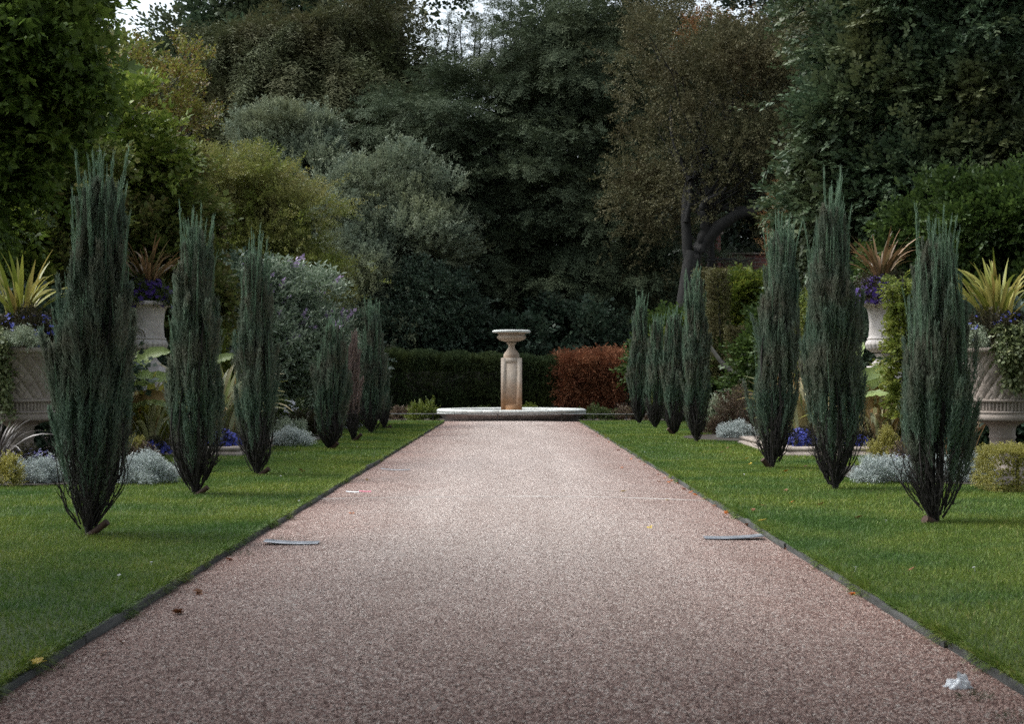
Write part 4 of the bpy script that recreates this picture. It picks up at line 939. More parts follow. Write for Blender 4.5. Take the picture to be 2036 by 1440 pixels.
# ------------------------------------------------------------------ stone bowls, urns and round beds
def disc(name, c, r, z, mat):
    a = np.arange(48) * 2 * math.pi / 48
    V = np.concatenate([[[c[0], c[1], z + .06]], np.stack([c[0] + r * np.cos(a), c[1] + r * np.sin(a), np.full(48, z)], -1)])
    o = Geo().add(V, [(0, 1 + k, 1 + (k + 1) % 48) for k in range(48)]).build(name, mat); o['kind'] = 'structure'
BEDS = {}
for s in (-1, 1):
    for cx, cy_, rad in ((6.5, 19, 2.3), (6.75, 26, 2.2), (6.25, 31, 2.5)): disc('flower_bed', (s * cx, cy_), rad, .062, M['soil'])
    ring = thing('bed_kerb', 'moulded stone kerb round the %s urn bed' % ('left' if s < 0 else 'right'), 'kerb', (s * 6.75, 23.6, .05), 'moulded stone kerbs of the urn beds')
    prof = [(0, -.08), (0, .035), (.02, .05), (.045, .055), (.05, .085), (.035, .095), (.04, .13), (.07, .145), (.22, .147), (.24, .12), (.24, -.05)]
    x0, x1, y0, y1 = s * 4.5, s * 9.2, 23.55, 28.4; sx = s
    rows = []
    for ins, z_ in prof: rows.append([(x0 + sx * ins, y0 + ins, .05 + z_), (x0 + sx * ins, y1 - ins, .05 + z_), (x1 - sx * ins, y1 - ins, .05 + z_), (x1 - sx * ins, y0 + ins, .05 + z_)])
    V = np.array(rows).transpose(1, 0, 2).reshape(-1, 3)
    Geo().add(V, grid_faces(4, len(prof), True)).build('kerbstone', M['stone'], ring)

def weave(a, v):
    """woven straps in relief: returns a 0..1 height"""
    U = a / (2 * math.pi) * 15; Vv = v * 2.6
    p, q = U + Vv, U - Vv
    pi_, qi = np.floor(p), np.floor(q)
    over = (np.mod(pi_ + qi, 2) == 0)
    fp, fq = p - pi_, q - qi
    along, across = np.where(over, fp, fq), np.where(over, fq, fp)
    hump = np.sin(np.pi * np.clip(along, 0, 1)) ** .5
    ribs = .72 + .28 * np.abs(np.cos(across * np.pi * 3))
    edge = np.clip(np.minimum(across, 1 - across) * 8, 0, 1)
    return hump * ribs * edge
def basket_bowl(c, label):
    root = thing('basket_bowl', label, 'planter', (c[0], c[1], .06), 'stone basket bowls in the beds')
    c = np.array([c[0], c[1], 0.]); 
    g = Geo(); V, Fc = lathe([(.40, .06), (.40, .12), (.34, .15), (.3, .2), (.2, .3), (.165, .42), (.16, .52), (.175, .535), (.175, .56), (.165, .57), (.168, .65), (.18, .685), (.23, .725), (.33, .75), (.4, .76)], c, 64); g.add(V, Fc); g.build('stem', M['stone'], root, smooth=True)
    g = Geo(); V, Fc = lathe([(.36, .755), (.43, .77), (.445, .79), (.44, .83), (.425, .85), (.42, .87), (.435, .875)], c, 96); g.add(V, Fc)
    pr = densify([(.435, .875), (.435, .89), (.40, .9)], .02); V, Fc = lathe(pr, c, 96); g.add(V, Fc)
    V, Fc = lathe([(.40, .9), (.40, 1.01)], c, 432, lambda a, j, z: .011 * np.sign(np.sin(a * 54)) + 0 * z); g.add(V, Fc)
    V, Fc = lathe([(.40, 1.01), (.43, 1.015), (.438, 1.03), (.43, 1.05), (.405, 1.06)], c, 216, lambda a, j, z: .006 * np.sin(a * 54 + j) * (j > 0)); g.add(V, Fc)
    g.build('band', M['stone'], root)
    pr = densify([(.40, 1.06), (.405, 1.15), (.425, 1.27), (.46, 1.4), (.505, 1.53), (.54, 1.62), (.555, 1.66)], .012); k = len(pr) - 1
    V, Fc = lathe(pr, c, 520, lambda a, j, z: -.006 + .03 * weave(a + 0 * z, (j / k) + 0 * z)); Geo().add(V, Fc).build('basket', M['stone'], root, smooth=True)
    V, Fc = lathe([(.55, 1.65), (.60, 1.665), (.615, 1.69), (.605, 1.72), (.57, 1.735), (.5, 1.73), (.48, 1.6), (.01, 1.6)], c, 160, lambda a, j, z: .008 * np.sin(a * 50 + j * .8) * ((j > 0) & (j < 5))); Geo().add(V, Fc).build('rim', M['stone'], root)
    return root
b0 = basket_bowl((-6.56, 19.0), 'woven stone basket bowl at the left edge, half behind the tallest juniper')
def copy_tree(o, parent=None):
    c = o.copy(); COL.objects.link(c)
    if parent is not None: c.parent = parent
    for ch in list(o.children): copy_tree(ch, c)
    return c
for x, y, lab in ((6.55, 19.0, 'woven stone basket bowl at the right edge, hung with ivy'), (-6.1, 31.0, 'small far woven stone basket bowl between two left junipers'), (6.3, 31.0, 'small far woven stone basket bowl between two right junipers')):
    c = copy_tree(b0); c.location = (x, y, .06); c['label'] = lab
def urn(cx, label):
    Y = 26.0; k = Y / F; c = np.array([cx, Y, 0.])
    root = thing('stone_urn', label, 'urn', (cx, Y, .1), 'tall flower-filled urns')
    zp = lambda py: at(0, py, Y)[2]
    g = Geo(); g.add(*box(cx - .3, cx + .3, Y - .3, Y + .3, .1, zp(728) - .002)); g.add(*box(cx - .36, cx + .36, Y - .36, Y + .36, .08, .3)); g.build('plinth', M['stone_pale'], root)
    g = Geo(); V, Fc = lathe([(.26, zp(728)), (.27, zp(726)), (.27, zp(722)), (.235, zp(719)), (.2, zp(714)), (.19, zp(710)), (.22, zp(706)), (.23, zp(704)), (.2, zp(703))], c, 64); g.add(V, Fc); g.build('foot', M['stone_pale'], root, smooth=True)
    pr = densify([(.15, zp(703)), (.26, zp(701)), (.35, zp(694)), (.385, zp(685)), (.37, zp(679)), (.345, zp(676))], .02); kk_ = len(pr) - 1
    g = Geo(); V, Fc = lathe(pr, c, 240, lambda a, j, z: .022 * np.abs(np.sin(a * 12)) * np.sin(np.clip(j / kk_, 0, 1) * math.pi)); g.add(V, Fc)
    V, Fc = lathe(densify([(.345, zp(676)), (.36, zp(674.5)), (.36, zp(673)), (.335, zp(671)), (.32, zp(655)), (.32, zp(640)), (.34, zp(622)), (.37, zp(613)), (.40, zp(610))], .03), c, 96); g.add(V, Fc)
    g.build('body', M['stone_pale'], root, smooth=True)
    V, Fc = lathe([(.40, zp(610)), (.45, zp(609)), (.475, zp(606)), (.47, zp(602)), (.44, zp(600)), (.40, zp(601)), (.38, zp(612)), (.01, zp(612))], c, 120, lambda a, j, z: .007 * np.sin(a * 44) * ((j > 0) & (j < 4))); Geo().add(V, Fc).build('rim', M['stone_pale'], root)
    # arched cartouche in relief on the side facing the path's near end
    g = Geo(); t = np.linspace(0, math.pi, 17)
    for rr, rad in ((.13, .022), (.085, .015)):
        px_ = np.concatenate([[-rr * .75, -rr], -rr * np.cos(t), [rr, rr * .75]]); pz_ = np.concatenate([[-.12, -.06], rr * np.sin(t), [-.06, -.12]])
        P = np.stack([cx - .05 + px_, Y - np.sqrt(np.maximum(.335 ** 2 - (px_ - .05) ** 2, .02)) + .002, zp(676) + .07 + pz_], -1); g.add(*tube(P, rad, 8))
    g.build('cartouche', M['stone_pale'], root, smooth=True)
urn(at(290, 0, 26)[0], 'tall pale stone urn of purple flowers between the two nearest left junipers')
urn(at(1764, 0, 26)[0], 'tall pale stone urn of purple flowers between the two nearest right junipers')

# strap-leaved plants: connected strips so each blade takes its own tint
def strap(p, az, length, wid, arch, r, seg=8, twist=0.0, fold=.25, tilt0=.1, dropend=False):
    s = np.linspace(0, 1, seg + 1); th = tilt0 + arch * s ** 1.6
    ds = length / seg; dr = np.concatenate([[0], np.cumsum(np.sin(th[:-1]) * ds)]); dz = np.concatenate([[0], np.cumsum(np.cos(th[:-1]) * ds)])
    out = np.array([math.cos(az), math.sin(az), 0]); sd = np.array([-math.sin(az), math.cos(az), 0])
    c = np.asarray(p) + out * dr[:, None] + np.array([0, 0, 1]) * dz[:, None]
    w_ = wid * (np.clip(s * 5, .55, 1)) * np.clip((1.02 - s) * 2.6, 0.02, 1) ** .8 * .5
    up = -out * np.cos(th)[:, None] * 1 + np.array([0, 0, 1]) * np.sin(th)[:, None]
    tw = twist * s; sv = sd * np.cos(tw)[:, None] + up * np.sin(tw)[:, None]
    Lf = c - sv * w_[:, None] + up * (w_ * fold)[:, None]; Rt = c + sv * w_[:, None] + up * (w_ * fold)[:, None]
    V = np.stack([Lf, c, Rt]); return V.reshape(-1, 3), grid_faces(3, seg + 1)
def strap_plant(name, label, cat, p, n, length, wid, mat, seed, arch=(.3, 1.6), tilt=(.05, .75), spread=.12, group=None, part='blade', az=None):
    r = np.random.default_rng(seed); root = thing(name, label, cat, p, group); g = Geo()
    for k in range(n):
        a = r.uniform(0, 6.28) if az is None else az[0] + r.normal() * az[1]
        q = np.array(p) + np.array([math.cos(a), math.sin(a), 0]) * spread * r.random()
        g.add(*strap(q, a, length * r.uniform(.6, 1.1), wid * r.uniform(.7, 1.2), r.uniform(*arch), r, twist=r.normal() * .5, tilt0=r.uniform(*tilt)))
    g.build(part, mat, root, smooth=True); return root
G_PH = 'strap-leaved plants in bowls, urns and beds'
def P3(px, py, Y): return tuple(at(px, py, Y))
zl = lambda py, Y: at(0, py, Y)[2]
strap_plant('phormium', 'yellow-green sword-leaved plant in the left-edge basket bowl', 'phormium', P3(40, 640, 19), 46, .95, .055, M['phormium'], 201, group=G_PH, spread=.2)
strap_plant('phormium', 'yellow-green sword-leaved plant in the right-edge basket bowl', 'phormium', P3(1985, 640, 19), 62, 1.0, .055, M['phormium'], 202, group=G_PH, spread=.22)
strap_plant('phormium', 'bronze sword-leaved plant crowning the left urn', 'phormium', P3(295, 572, 26), 60, .95, .05, M['phormium_bronze'], 203, group=G_PH, spread=.12)
strap_plant('phormium', 'bronze sword-leaved plant crowning the right urn', 'phormium', P3(1752, 560, 26), 64, .98, .05, M['phormium_bronze'], 204, group=G_PH, spread=.12)
strap_plant('phormium', 'arching yellow sword-leaved plant in the far left bowl', 'phormium', P3(445, 700, 31), 44, .95, .055, M['phormium'], 205, group=G_PH)
strap_plant('phormium', 'arching yellow sword-leaved plant in the far right bowl', 'phormium', P3(1592, 690, 31), 34, .9, .055, M['phormium'], 206, group=G_PH)
strap_plant('phormium', 'large pink-striped sword-leaved plant before the far left bowl', 'phormium', (at(432, 0, 25.6)[0], 25.6, .15), 74, 1.75, .085, M['phormium_pale'], 207, arch=(.4, 2.0), tilt=(.05, .35), group=G_PH, spread=.25)
strap_plant('phormium', 'large pink-striped sword-leaved plant before the far right bowl', 'phormium', (at(1600, 0, 25.8)[0], 25.8, .15), 66, 1.55, .085, M['phormium_pale'], 208, arch=(.4, 2.0), tilt=(.05, .35), group=G_PH, spread=.25)
strap_plant('phormium', 'green strap-leaved clump at the foot of the left urn', 'phormium', (at(300, 0, 24.8)[0], 24.5, .15), 46, 1.5, .09, M['phormium'], 209, arch=(.6, 2.0), tilt=(.05, .35), group=G_PH, spread=.3)
strap_plant('phormium', 'reddish strap-leaved clump at the foot of the right urn', 'phormium', (at(1745, 0, 24.8)[0], 24.4, .15), 54, 1.35, .09, M['phormium_pink'], 210, arch=(.6, 2.0), tilt=(.05, .4), group=G_PH, spread=.3)
strap_plant('cordyline', 'dark bronze arching grassy plant at the left edge under the basket bowl', 'grassy plant', P3(-10, 925, 17.6), 50, .85, .022, M['dark_blade'], 211, arch=(.8, 1.9), tilt=(.2, .7))

for q, (px, Y, n_, ln_, wd_, mat, lab) in enumerate((
        (262, 24.9, 34, 1.15, .07, 'phormium_pink', 'pale pink-striped blades left of the left urn, behind the tallest juniper'),
        (330, 25.3, 34, 1.5, .07, 'phormium', 'yellow blades right of the left urn, behind the second left juniper'),
        (462, 28.2, 40, 1.7, .075, 'phormium', 'tall yellow blades rising between the second and third left junipers'),
        (1704, 25.2, 36, 1.5, .07, 'phormium', 'yellow blades left of the right urn, behind the second right juniper'),
        (1585, 28.6, 40, 1.45, .075, 'phormium_pink', 'pale pink-striped blades between the third and second right junipers'),
        (1560, 29.6, 34, 1.3, .07, 'phormium', 'yellow blades low beside the far right bowl, behind the third right juniper'),
        (300, 24.3, 30, 1.25, .075, 'phormium_pale', 'pale striped blades under the banana leaves before the left urn'),
        (1740, 24.3, 34, 1.2, .075, 'phormium_pale', 'pale striped blades under the browned banana leaves before the right urn'),
        (470, 26.4, 40, 1.5, .07, 'phormium_pale', 'pale arching blades just left of the third left juniper'),
        (1905, 20.5, 30, 1.1, .06, 'phormium_bronze', 'bronze blades under the right-edge bowl, behind the nearest right juniper'))):
    strap_plant('phormium', lab, 'phormium', (at(px, 0, Y)[0], Y, .15), n_, ln_, wd_, M[mat], 230 + q, arch=(.5, 2.1), tilt=(.05, .5), group=G_PH, spread=.22)

def broad(p, az, length, wid, arch, tilt0, r, roll=0.0, seg=12):
    s = np.linspace(0, 1, seg + 1); th = tilt0 + arch * s ** 1.4; ds = length / seg
    dr = np.concatenate([[0], np.cumsum(np.sin(th[:-1]) * ds)]); dz = np.concatenate([[0], np.cumsum(np.cos(th[:-1]) * ds)])
    out = np.array([math.cos(az), math.sin(az), 0]); sd = np.array([-math.sin(az), math.cos(az), 0])
    c = np.asarray(p) + out * dr[:, None] + np.array([0, 0, 1]) * dz[:, None]
    up = -out * np.cos(th)[:, None] + np.array([0, 0, 1]) * np.sin(th)[:, None]
    sd = sd * math.cos(roll) + up * math.sin(roll); up = np.cross(np.broadcast_to(out, sd.shape) * np.sin(th)[:, None] + np.array([0, 0, 1]) * np.cos(th)[:, None], sd) * -1
    w_ = wid * .5 * np.sin(np.pi * np.clip(.04 + s * .96, 0, 1)) ** .55
    rip = .02 * np.sin(s * 34 + r.uniform(0, 6))
    rows = []
    for f in (-1, -.5, 0, .5, 1):
        rows.append(c + sd * (w_ * f * (1 + .05 * np.sin(s * 41 + 3 * f)))[:, None] + up * (w_ * (.35 * abs(f) - .55 * abs(f) ** 2) + rip * abs(f))[:, None])
    return np.stack(rows).reshape(-1, 3), grid_faces(5, seg + 1)
def banana(label, p, leaves, mats, seed, lift=.4):
    r = np.random.default_rng(seed); root = thing('banana_plant', label, 'banana plant', p)
    g = Geo(); g.add(*tube([np.array(p) - [0, 0, .1], np.array(p) + [0, 0, .6], np.array(p) + [.02, 0, 1.15 + lift]], [.06, .05, .035], 10)); g.build('stem', M['dark_low'], root)
    for (h, az, ln, wd, ar, ti, mi, ro) in leaves:
        h += lift; g = Geo(); g.add(*broad(np.array(p) + [0, 0, h], az, ln, wd, ar, ti, r, ro)); g.build('leaf', mats[mi], root, smooth=True)
PI = math.pi
banana('banana plant with broad pale green leaves before the left urn', (at(256, 0, 23.9)[0], 23.9, .1), [(1.38, .0, .8, .27, 1.0, .8, 0, .9), (1.02, -.1, .85, .27, 1.0, .95, 0, .9), (1.4, -1.2, .7, .3, 2.0, .6, 0, .2), (1.2, .3, .55, .2, .6, .6, 0, .8), (.8, -.2, .75, .24, 1.3, 1.0, 1, .8), (1.2, 3.0, .75, .27, 1.1, .8, 0, -.9), (1.1, -.7, .7, .26, 1.7, .8, 0, .6), (.7, .1, .7, .2, 1.6, .9, 0, .9)], (M['banana'], M['banana_dry']), 301, 0)
banana('banana plant with browning striped leaves before the right urn', (at(1692, 0, 23.9)[0], 23.9, .1), [(1.3, .1, .6, .26, .25, .3, 0, .5), (1.12, .0, .85, .26, 1.0, .95, 0, .9), (.98, .05, .9, .26, 1.0, 1.0, 0, .9), (.82, .0, .85, .24, 1.0, 1.05, 1, .9), (.66, .0, .8, .24, 1.2, 1.0, 1, .9), (.75, -.6, .8, .2, 1.5, .8, 0, .5), (1.1, 2.9, .7, .26, 1.0, .8, 0, -.9)], (M['banana'], M['banana_dry']), 302, 0)
banana('single bright banana shoot right of the second left juniper', (at(414, 0, 26.5)[0], 26.5, .1), [(1.5, .05, .55, .22, .5, 1.1, 0, .8), (1.4, -1.2, .5, .2, 1.5, .6, 0, .3)], (M['banana'],), 303, 0)

# bedding mounds
def mound(name, label, cat, px, py, Y, rx, h, mat, Ts, size, n, seed, z0=None, blossom=None, bsize=.03, bn=0, ry=None, group=None, flat_top=False):
    """px, py: photograph position of the mound's foot at depth Y; rx half-width and h height in photograph pixels"""
    r = np.random.default_rng(seed); k = Y / F; c = at(px, py, Y)
    if z0 is not None: c[2] = z0
    R = rx * k; Hh = h * k; Ry = ry if ry is not None else R * .8
    root = thing(name, label, cat, c, group)
    d = sph(n, r); d[:, 2] = np.abs(d[:, 2]); d[:, 1] = np.where(r.random(n) < .7, -np.abs(d[:, 1]), d[:, 1])
    bump = 1 + .16 * np.sin(d[:, 0] * 7 + seed) + .12 * np.sin(d[:, 2] * 9 + d[:, 0] * 5 + seed)
    pos = c + d * np.array([R, Ry, Hh]) * (bump * r.uniform(.6, 1.0, n))[:, None]
    dr = nrm(d + [0, 0, .45] + r.normal(size=(n, 3)) * .4)
    Geo().soup(scatter(Ts, pos, dr, r.uniform(size[0], size[1], n), r.normal(size=n), r)).build('foliage', mat, root)
    if blossom is not None:
        d = sph(bn, r); d[:, 2] = np.abs(d[:, 2]); d[:, 1] = -np.abs(d[:, 1])
        pos = c + d * np.array([R, Ry, Hh]) * r.uniform(.95, 1.12, (bn, 1))
        Geo().soup(scatter(T_FLOWER, pos, nrm(d + [0, -.5, .3] + r.normal(size=(bn, 3)) * .3), bsize * r.uniform(.7, 1.25, bn), r.uniform(0, 6, bn), r)).build('blossom', blossom, root)
    return root
G_S, G_B = 'silver-leaved bedding clumps', 'blue bedding clumps'
# left bed
mound('silver_plant', 'silver clump at the lawn edge left of the tallest juniper', 'silver plant', 75, 968, 17.3, 44, 34, M['silver'], T_LACE, (.08, .15), 900, 401, .06, group=G_S)
mound('silver_plant', 'wide silver clump spilling on the lawn right of the tallest juniper', 'silver plant', 290, 968, 17.3, 56, 46, M['silver'], T_LACE, (.08, .15), 1400, 402, .06, group=G_S)
mound('silver_plant', 'silver clump hidden behind the foot of the tallest juniper', 'silver plant', 190, 965, 17.6, 60, 40, M['silver'], T_LACE, (.08, .15), 900, 403, .06, group=G_S)
mound('silver_plant', 'bright silver cushion by the slender third left juniper', 'silver plant', 580, 890, 27.0, 32, 28, M['silver'], T_LACE, (.1, .17), 900, 404, .06, group=G_S)
mound('sage_plant', 'pale sage mound behind the bright silver cushion', 'sage plant', 575, 866, 29.5, 30, 34, M['silver_green'], T_LACE, (.12, .2), 700, 405, .06)
mound('heuchera', 'low bronze-leaved clump above the wide silver clump', 'bedding plant', 268, 935, 19.0, 46, 46, M['bronze_low'], T_SMALL, (.08, .14), 700, 406, .06, blossom=M['lavender'], bsize=.02, bn=30)
mound('euonymus', 'gold variegated clump under the left banana leaves', 'euonymus', 262, 912, 21.0, 28, 40, M['euonymus'], T_SMALL, (.08, .13), 480, 407, .1)
mound('lobelia', 'bright blue flower clump between the two nearest left junipers', 'blue flowers', 308, 908, 23.0, 30, 24, M['dark_low'], T_SMALL, (.07, .12), 420, 408, .12, blossom=M['blue'], bsize=.032, bn=230, group=G_B)
mound('lobelia', 'bright blue flower clump on the kerb left of the third left juniper', 'blue flowers', 442, 905, 24.2, 38, 34, M['dark_low'], T_SMALL, (.07, .12), 520, 409, .15, blossom=M['blue'], bsize=.032, bn=280, group=G_B)
mound('ageratum', 'lavender flower clump under the left basket bowl', 'bedding plant', 60, 945, 18.2, 60, 56, M['dark_low'], T_SMALL, (.08, .13), 800, 410, .06, blossom=M['lavender'], bsize=.022, bn=110)
mound('phlox', 'white-flowered phlox by the buddleia foot', 'phlox', 570, 850, 32.0, 34, 66, M['green_low'], T_LEAF, (.16, .26), 420, 411, .06, blossom=M['white'], bsize=.06, bn=110)
mound('bedding_plant', 'leafy low plant right of the pale sage mound', 'bedding plant', 605, 858, 31.5, 26, 44, M['dark_low'], T_LEAF, (.14, .22), 260, 412, .06)
mound('bedding_plant', 'variegated golden clump at the left edge below dark blades', 'bedding plant', 10, 975, 16.8, 34, 50, M['euonymus'], T_SMALL, (.08, .13), 380, 413, .06)
mound('bedding_plant', 'white-flowered clump between the dead juniper and its left neighbour', 'bedding plant', 690, 852, 37.0, 30, 22, M['green_low'], T_SMALL, (.16, .24), 260, 414, .06, blossom=M['white'], bsize=.05, bn=40)
mound('lime_bush', 'olive-yellow bush behind the second left juniper', 'shrub', 430, 760, 29.5, 42, 160, M['lime_shrub'], T_SMALL, (.16, .28), 900, 415, .6)
# in and over the left bowls and urn
mound('ageratum', 'dark foliage with small blue flowers filling the left-edge basket bowl', 'bowl planting', 52, 690, 19.0, 84, 66, M['dark_low'], T_SMALL, (.09, .15), 1200, 421, blossom=M['blue'], bsize=.026, bn=110, ry=.5)
mound('silver_plant', 'silver tuft on the rim of the left-edge basket bowl', 'silver plant', 48, 690, 18.45, 30, 28, M['silver_green'], T_LACE, (.09, .16), 260, 422, group=G_S)
mound('petunia', 'purple petunias spilling over the left urn rim', 'petunia', 290, 610, 26, 52, 54, M['green_low'], T_SMALL, (.1, .17), 900, 423, blossom=M['purple'], bsize=.06, bn=130, ry=.45)
mound('petunia', 'lavender and blue flowers in the far left bowl', 'bowl planting', 462, 722, 31, 46, 32, M['dark_low'], T_SMALL, (.11, .18), 600, 424, blossom=M['lavender'], bsize=.04, bn=90, ry=.5)
mound('silver_plant', 'silver tuft on the rim of the far left bowl', 'silver plant', 470, 724, 30.5, 18, 16, M['silver'], T_LACE, (.12, .2), 160, 425, group=G_S)
# right bed
mound('silver_plant', 'wide silver clump left of the nearest right juniper', 'silver plant', 1752, 962, 17.5, 52, 36, M['silver'], T_LACE, (.08, .15), 1200, 431, .06, group=G_S)
mound('silver_plant', 'silver clump between nearest right juniper and golden box shrub', 'silver plant', 1932, 966, 17.4, 36, 44, M['silver'], T_LACE, (.08, .15), 800, 432, .06, group=G_S)
mound('silver_plant', 'silver clump hidden behind the foot of the nearest right juniper', 'silver plant', 1850, 962, 17.6, 56, 40, M['silver'], T_LACE, (.08, .15), 700, 433, .06, group=G_S)
mound('silver_plant', 'silver cushion at the foot of the brownish dry shrub on the right', 'silver plant', 1465, 872, 30.5, 32, 24, M['silver'], T_LACE, (.11, .19), 700, 434, .06, group=G_S)
mound('euonymus', 'gold variegated clump left of the nearest right juniper', 'euonymus', 1765, 930, 19.4, 34, 78, M['euonymus'], T_SMALL, (.08, .13), 700, 435, .06)
mound('heuchera', 'low bronze clump behind the nearest right juniper', 'bedding plant', 1800, 940, 18.6, 46, 50, M['bronze_low'], T_SMALL, (.08, .14), 600, 436, .06, blossom=M['lavender'], bsize=.02, bn=30)
mound('heuchera', 'low bronze clump below the right basket bowl stem', 'bedding plant', 1925, 945, 18.1, 36, 40, M['bronze_low'], T_SMALL, (.08, .14), 600, 437, .06, blossom=M['lavender'], bsize=.02, bn=20)
mound('lobelia', 'bright blue flower clump on the kerb right of the third right juniper', 'blue flowers', 1590, 900, 24.6, 34, 34, M['dark_low'], T_SMALL, (.07, .12), 520, 438, .15, blossom=M['blue'], bsize=.032, bn=240, group=G_B)
mound('lobelia', 'bright blue flower clump on the kerb right of the second right juniper', 'blue flowers', 1712, 904, 24.0, 30, 26, M['dark_low'], T_SMALL, (.07, .12), 420, 439, .15, blossom=M['blue'], bsize=.03, bn=200, group=G_B)
mound('dry_shrub', 'dry brown-flowered shrub left of the third right juniper', 'shrub', 1466, 862, 33.0, 42, 84, M['bronze_low'], T_FINE, (.16, .26), 800, 440, .06)
mound('bedding_plant', 'yellow-green leafy clump by the dry brown shrub', 'bedding plant', 1424, 855, 34.0, 20, 62, M['silver_green'], T_LEAF, (.16, .26), 260, 441, .06)
mound('bedding_plant', 'brown ground clump at the foot of the feathery right juniper', 'bedding plant', 1425, 858, 33.0, 22, 26, M['bronze_low'], T_SMALL, (.12, .2), 220, 442, .06)
mound('ageratum', 'dark foliage with blue flowers filling the right-edge basket bowl', 'bowl planting', 1985, 690, 19.0, 92, 66, M['dark_low'], T_SMALL, (.09, .15), 1300, 443, blossom=M['blue'], bsize=.024, bn=80, ry=.5)
mound('silver_plant', 'silver tuft on the rim of the right-edge basket bowl', 'silver plant', 1925, 692, 18.5, 26, 30, M['silver_green'], T_LACE, (.09, .16), 240, 444, group=G_S)
mound('petunia', 'deep purple petunias spilling over the right urn rim', 'petunia', 1755, 606, 26, 58, 54, M['dark_low'], T_SMALL, (.1, .17), 900, 445, blossom=M['purple'], bsize=.06, bn=150, ry=.45)
mound('petunia', 'lavender flowers in the far right bowl', 'bowl planting', 1588, 722, 31, 42, 56, M['dark_low'], T_SMALL, (.11, .18), 600, 446, blossom=M['lavender'], bsize=.04, bn=120, ry=.5)
mound('silver_plant', 'silver tuft on the rim of the far right bowl', 'silver plant', 1584, 724, 30.4, 26, 24, M['silver'], T_LACE, (.12, .2), 240, 447, group=G_S)
# clipped golden box and golden climbers
r = np.random.default_rng(55); n = 2600
c = (5.72, 16.1); root = thing('clipped_shrub', 'square clipped golden shrub at the right edge of the lawn', 'shrub', (c[0], 16.1, .05))
d = r.uniform(-1, 1, (n, 3)); ax = r.integers(0, 3, n); d[np.arange(n), ax] = np.sign(r.normal(size=n)); d[ax == 1, 1] = -1
pos = np.array([c[0], 16.1, .27]) + d * np.array([.32, .3, .21]) + r.normal(size=(n, 3)) * .015
Geo().soup(scatter(T_SMALL, pos, nrm(d + [0, -.2, .3] + r.normal(size=(n, 3)) * .35), r.uniform(.06, .11, n), None, r)).build('foliage', M['euonymus'], root)
Geo().add(*tube([(c[0], 16.1, -.02), (c[0], 16.1, .4)], [.03, .015], 6)).build('stem', M['bark'], root)
def climber(label, px, py0, py1, Y, rad, seed):
    r = np.random.default_rng(seed); p0, p1 = at(px, py0, Y), at(px, py1, Y); n = 1100
    root = thing('climber', label, 'climber', (p0[0], Y, .05), 'golden climbers on posts')
    u = r.random(n); a = r.uniform(0, 6.28, n); o = np.stack([np.cos(a), np.sin(a), 0 * a], -1); q = rad * (.8 + .35 * np.sin(u * 9 + seed) + .25 * np.sin(u * 23 + 2 * a)) * r.uniform(.4, 1.15, n)
    pos = p0 * (1 - u)[:, None] + p1 * u[:, None] + o * q[:, None]
    Geo().soup(scatter(T_LEAF, pos, nrm(o + r.normal(size=(n, 3)) * .4 + [0, 0, .1]), r.uniform(.14, .24, n), None, r)).build('foliage', M['climber'], root)
    Geo().add(*tube([(p0[0], Y, -.05), p0, p1], [.05, .045, .04], 8)).build('post', M['bark'], root)
climber('golden climber column left of the nearest right juniper, before the right urn', 1798, 830, 555, 23.2, .2, 61)
climber('golden climber column left of the second right juniper', 1618, 840, 585, 29.0, .2, 62)
# ivy trailing over the front bowls
def ivy(label, cx, az0, az1, py0, py1, seed, n=900):
    r = np.random.default_rng(seed); c = np.array([cx, 19.0]); root = thing('ivy', label, 'ivy', (cx, 19.0, 1.7), 'ivy trailing over the front bowls')
    a = r.uniform(az0, az1, n); tr = np.floor((a - az0) / (az1 - az0) * 9); ln = .35 + .65 * np.abs(np.sin(tr * 2.3 + seed))
    u = r.random(n) * ln
    z_ = zl(py0, 19) + (zl(py1, 19) - zl(py0, 19)) * u; rr = np.interp(z_, [1.0, 1.2, 1.5, 1.68, 1.8, 1.9], [.5, .5, .58, .68, .62, .5]) + r.normal(size=n) * .03
    o = np.stack([np.cos(a), np.sin(a), 0 * a], -1); pos = np.stack([c[0] + rr * np.cos(a), c[1] + rr * np.sin(a), z_], -1)
    Geo().soup(scatter([t_twig(r, 6, .38, .36, .9, .2, .6)], pos, nrm(o * .5 + [0, 0, -.6] + r.normal(size=(n, 3)) * .4), r.uniform(.09, .15, n), None, r)).build('foliage', M['ivy'], root)
ivy('green ivy hanging over the left-edge basket bowl', -6.56, -2.9, -1.45, 655, 830, 71)
ivy('thick ivy hanging over the right-edge basket bowl', 6.55, -2.0, -.5, 645, 770, 72, 1500)

# low shrubs round the basin
for px, py, Y, rx, h, mat, lab, sd in ((842, 836, 47, 30, 30, 'lime_shrub', 'yellow-green low shrub left of the stone basin', 1), (950, 818, 49.5, 36, 14, 'green_low', 'low leafy shrub peeping over the basin left of the pedestal', 2), (1054, 818, 49.5, 22, 20, 'lime_shrub', 'low leafy shrub peeping over the basin right of the pedestal', 3), (1185, 836, 47.5, 40, 20, 'green_low', 'low brownish-green shrub right of the stone basin', 4), (1250, 836, 47.5, 36, 18, 'bronze_low', 'low rusty shrub by the farthest right junipers', 5), (800, 836, 48, 24, 16, 'bronze_low', 'low brownish shrub by the farthest left juniper', 6)):
    mound('low_shrub', lab, 'shrub', px, py, Y, rx, h, M[mat], T_SMALL, (.16, .28), 300, 500 + sd, -.03, group='low shrubs round the basin')

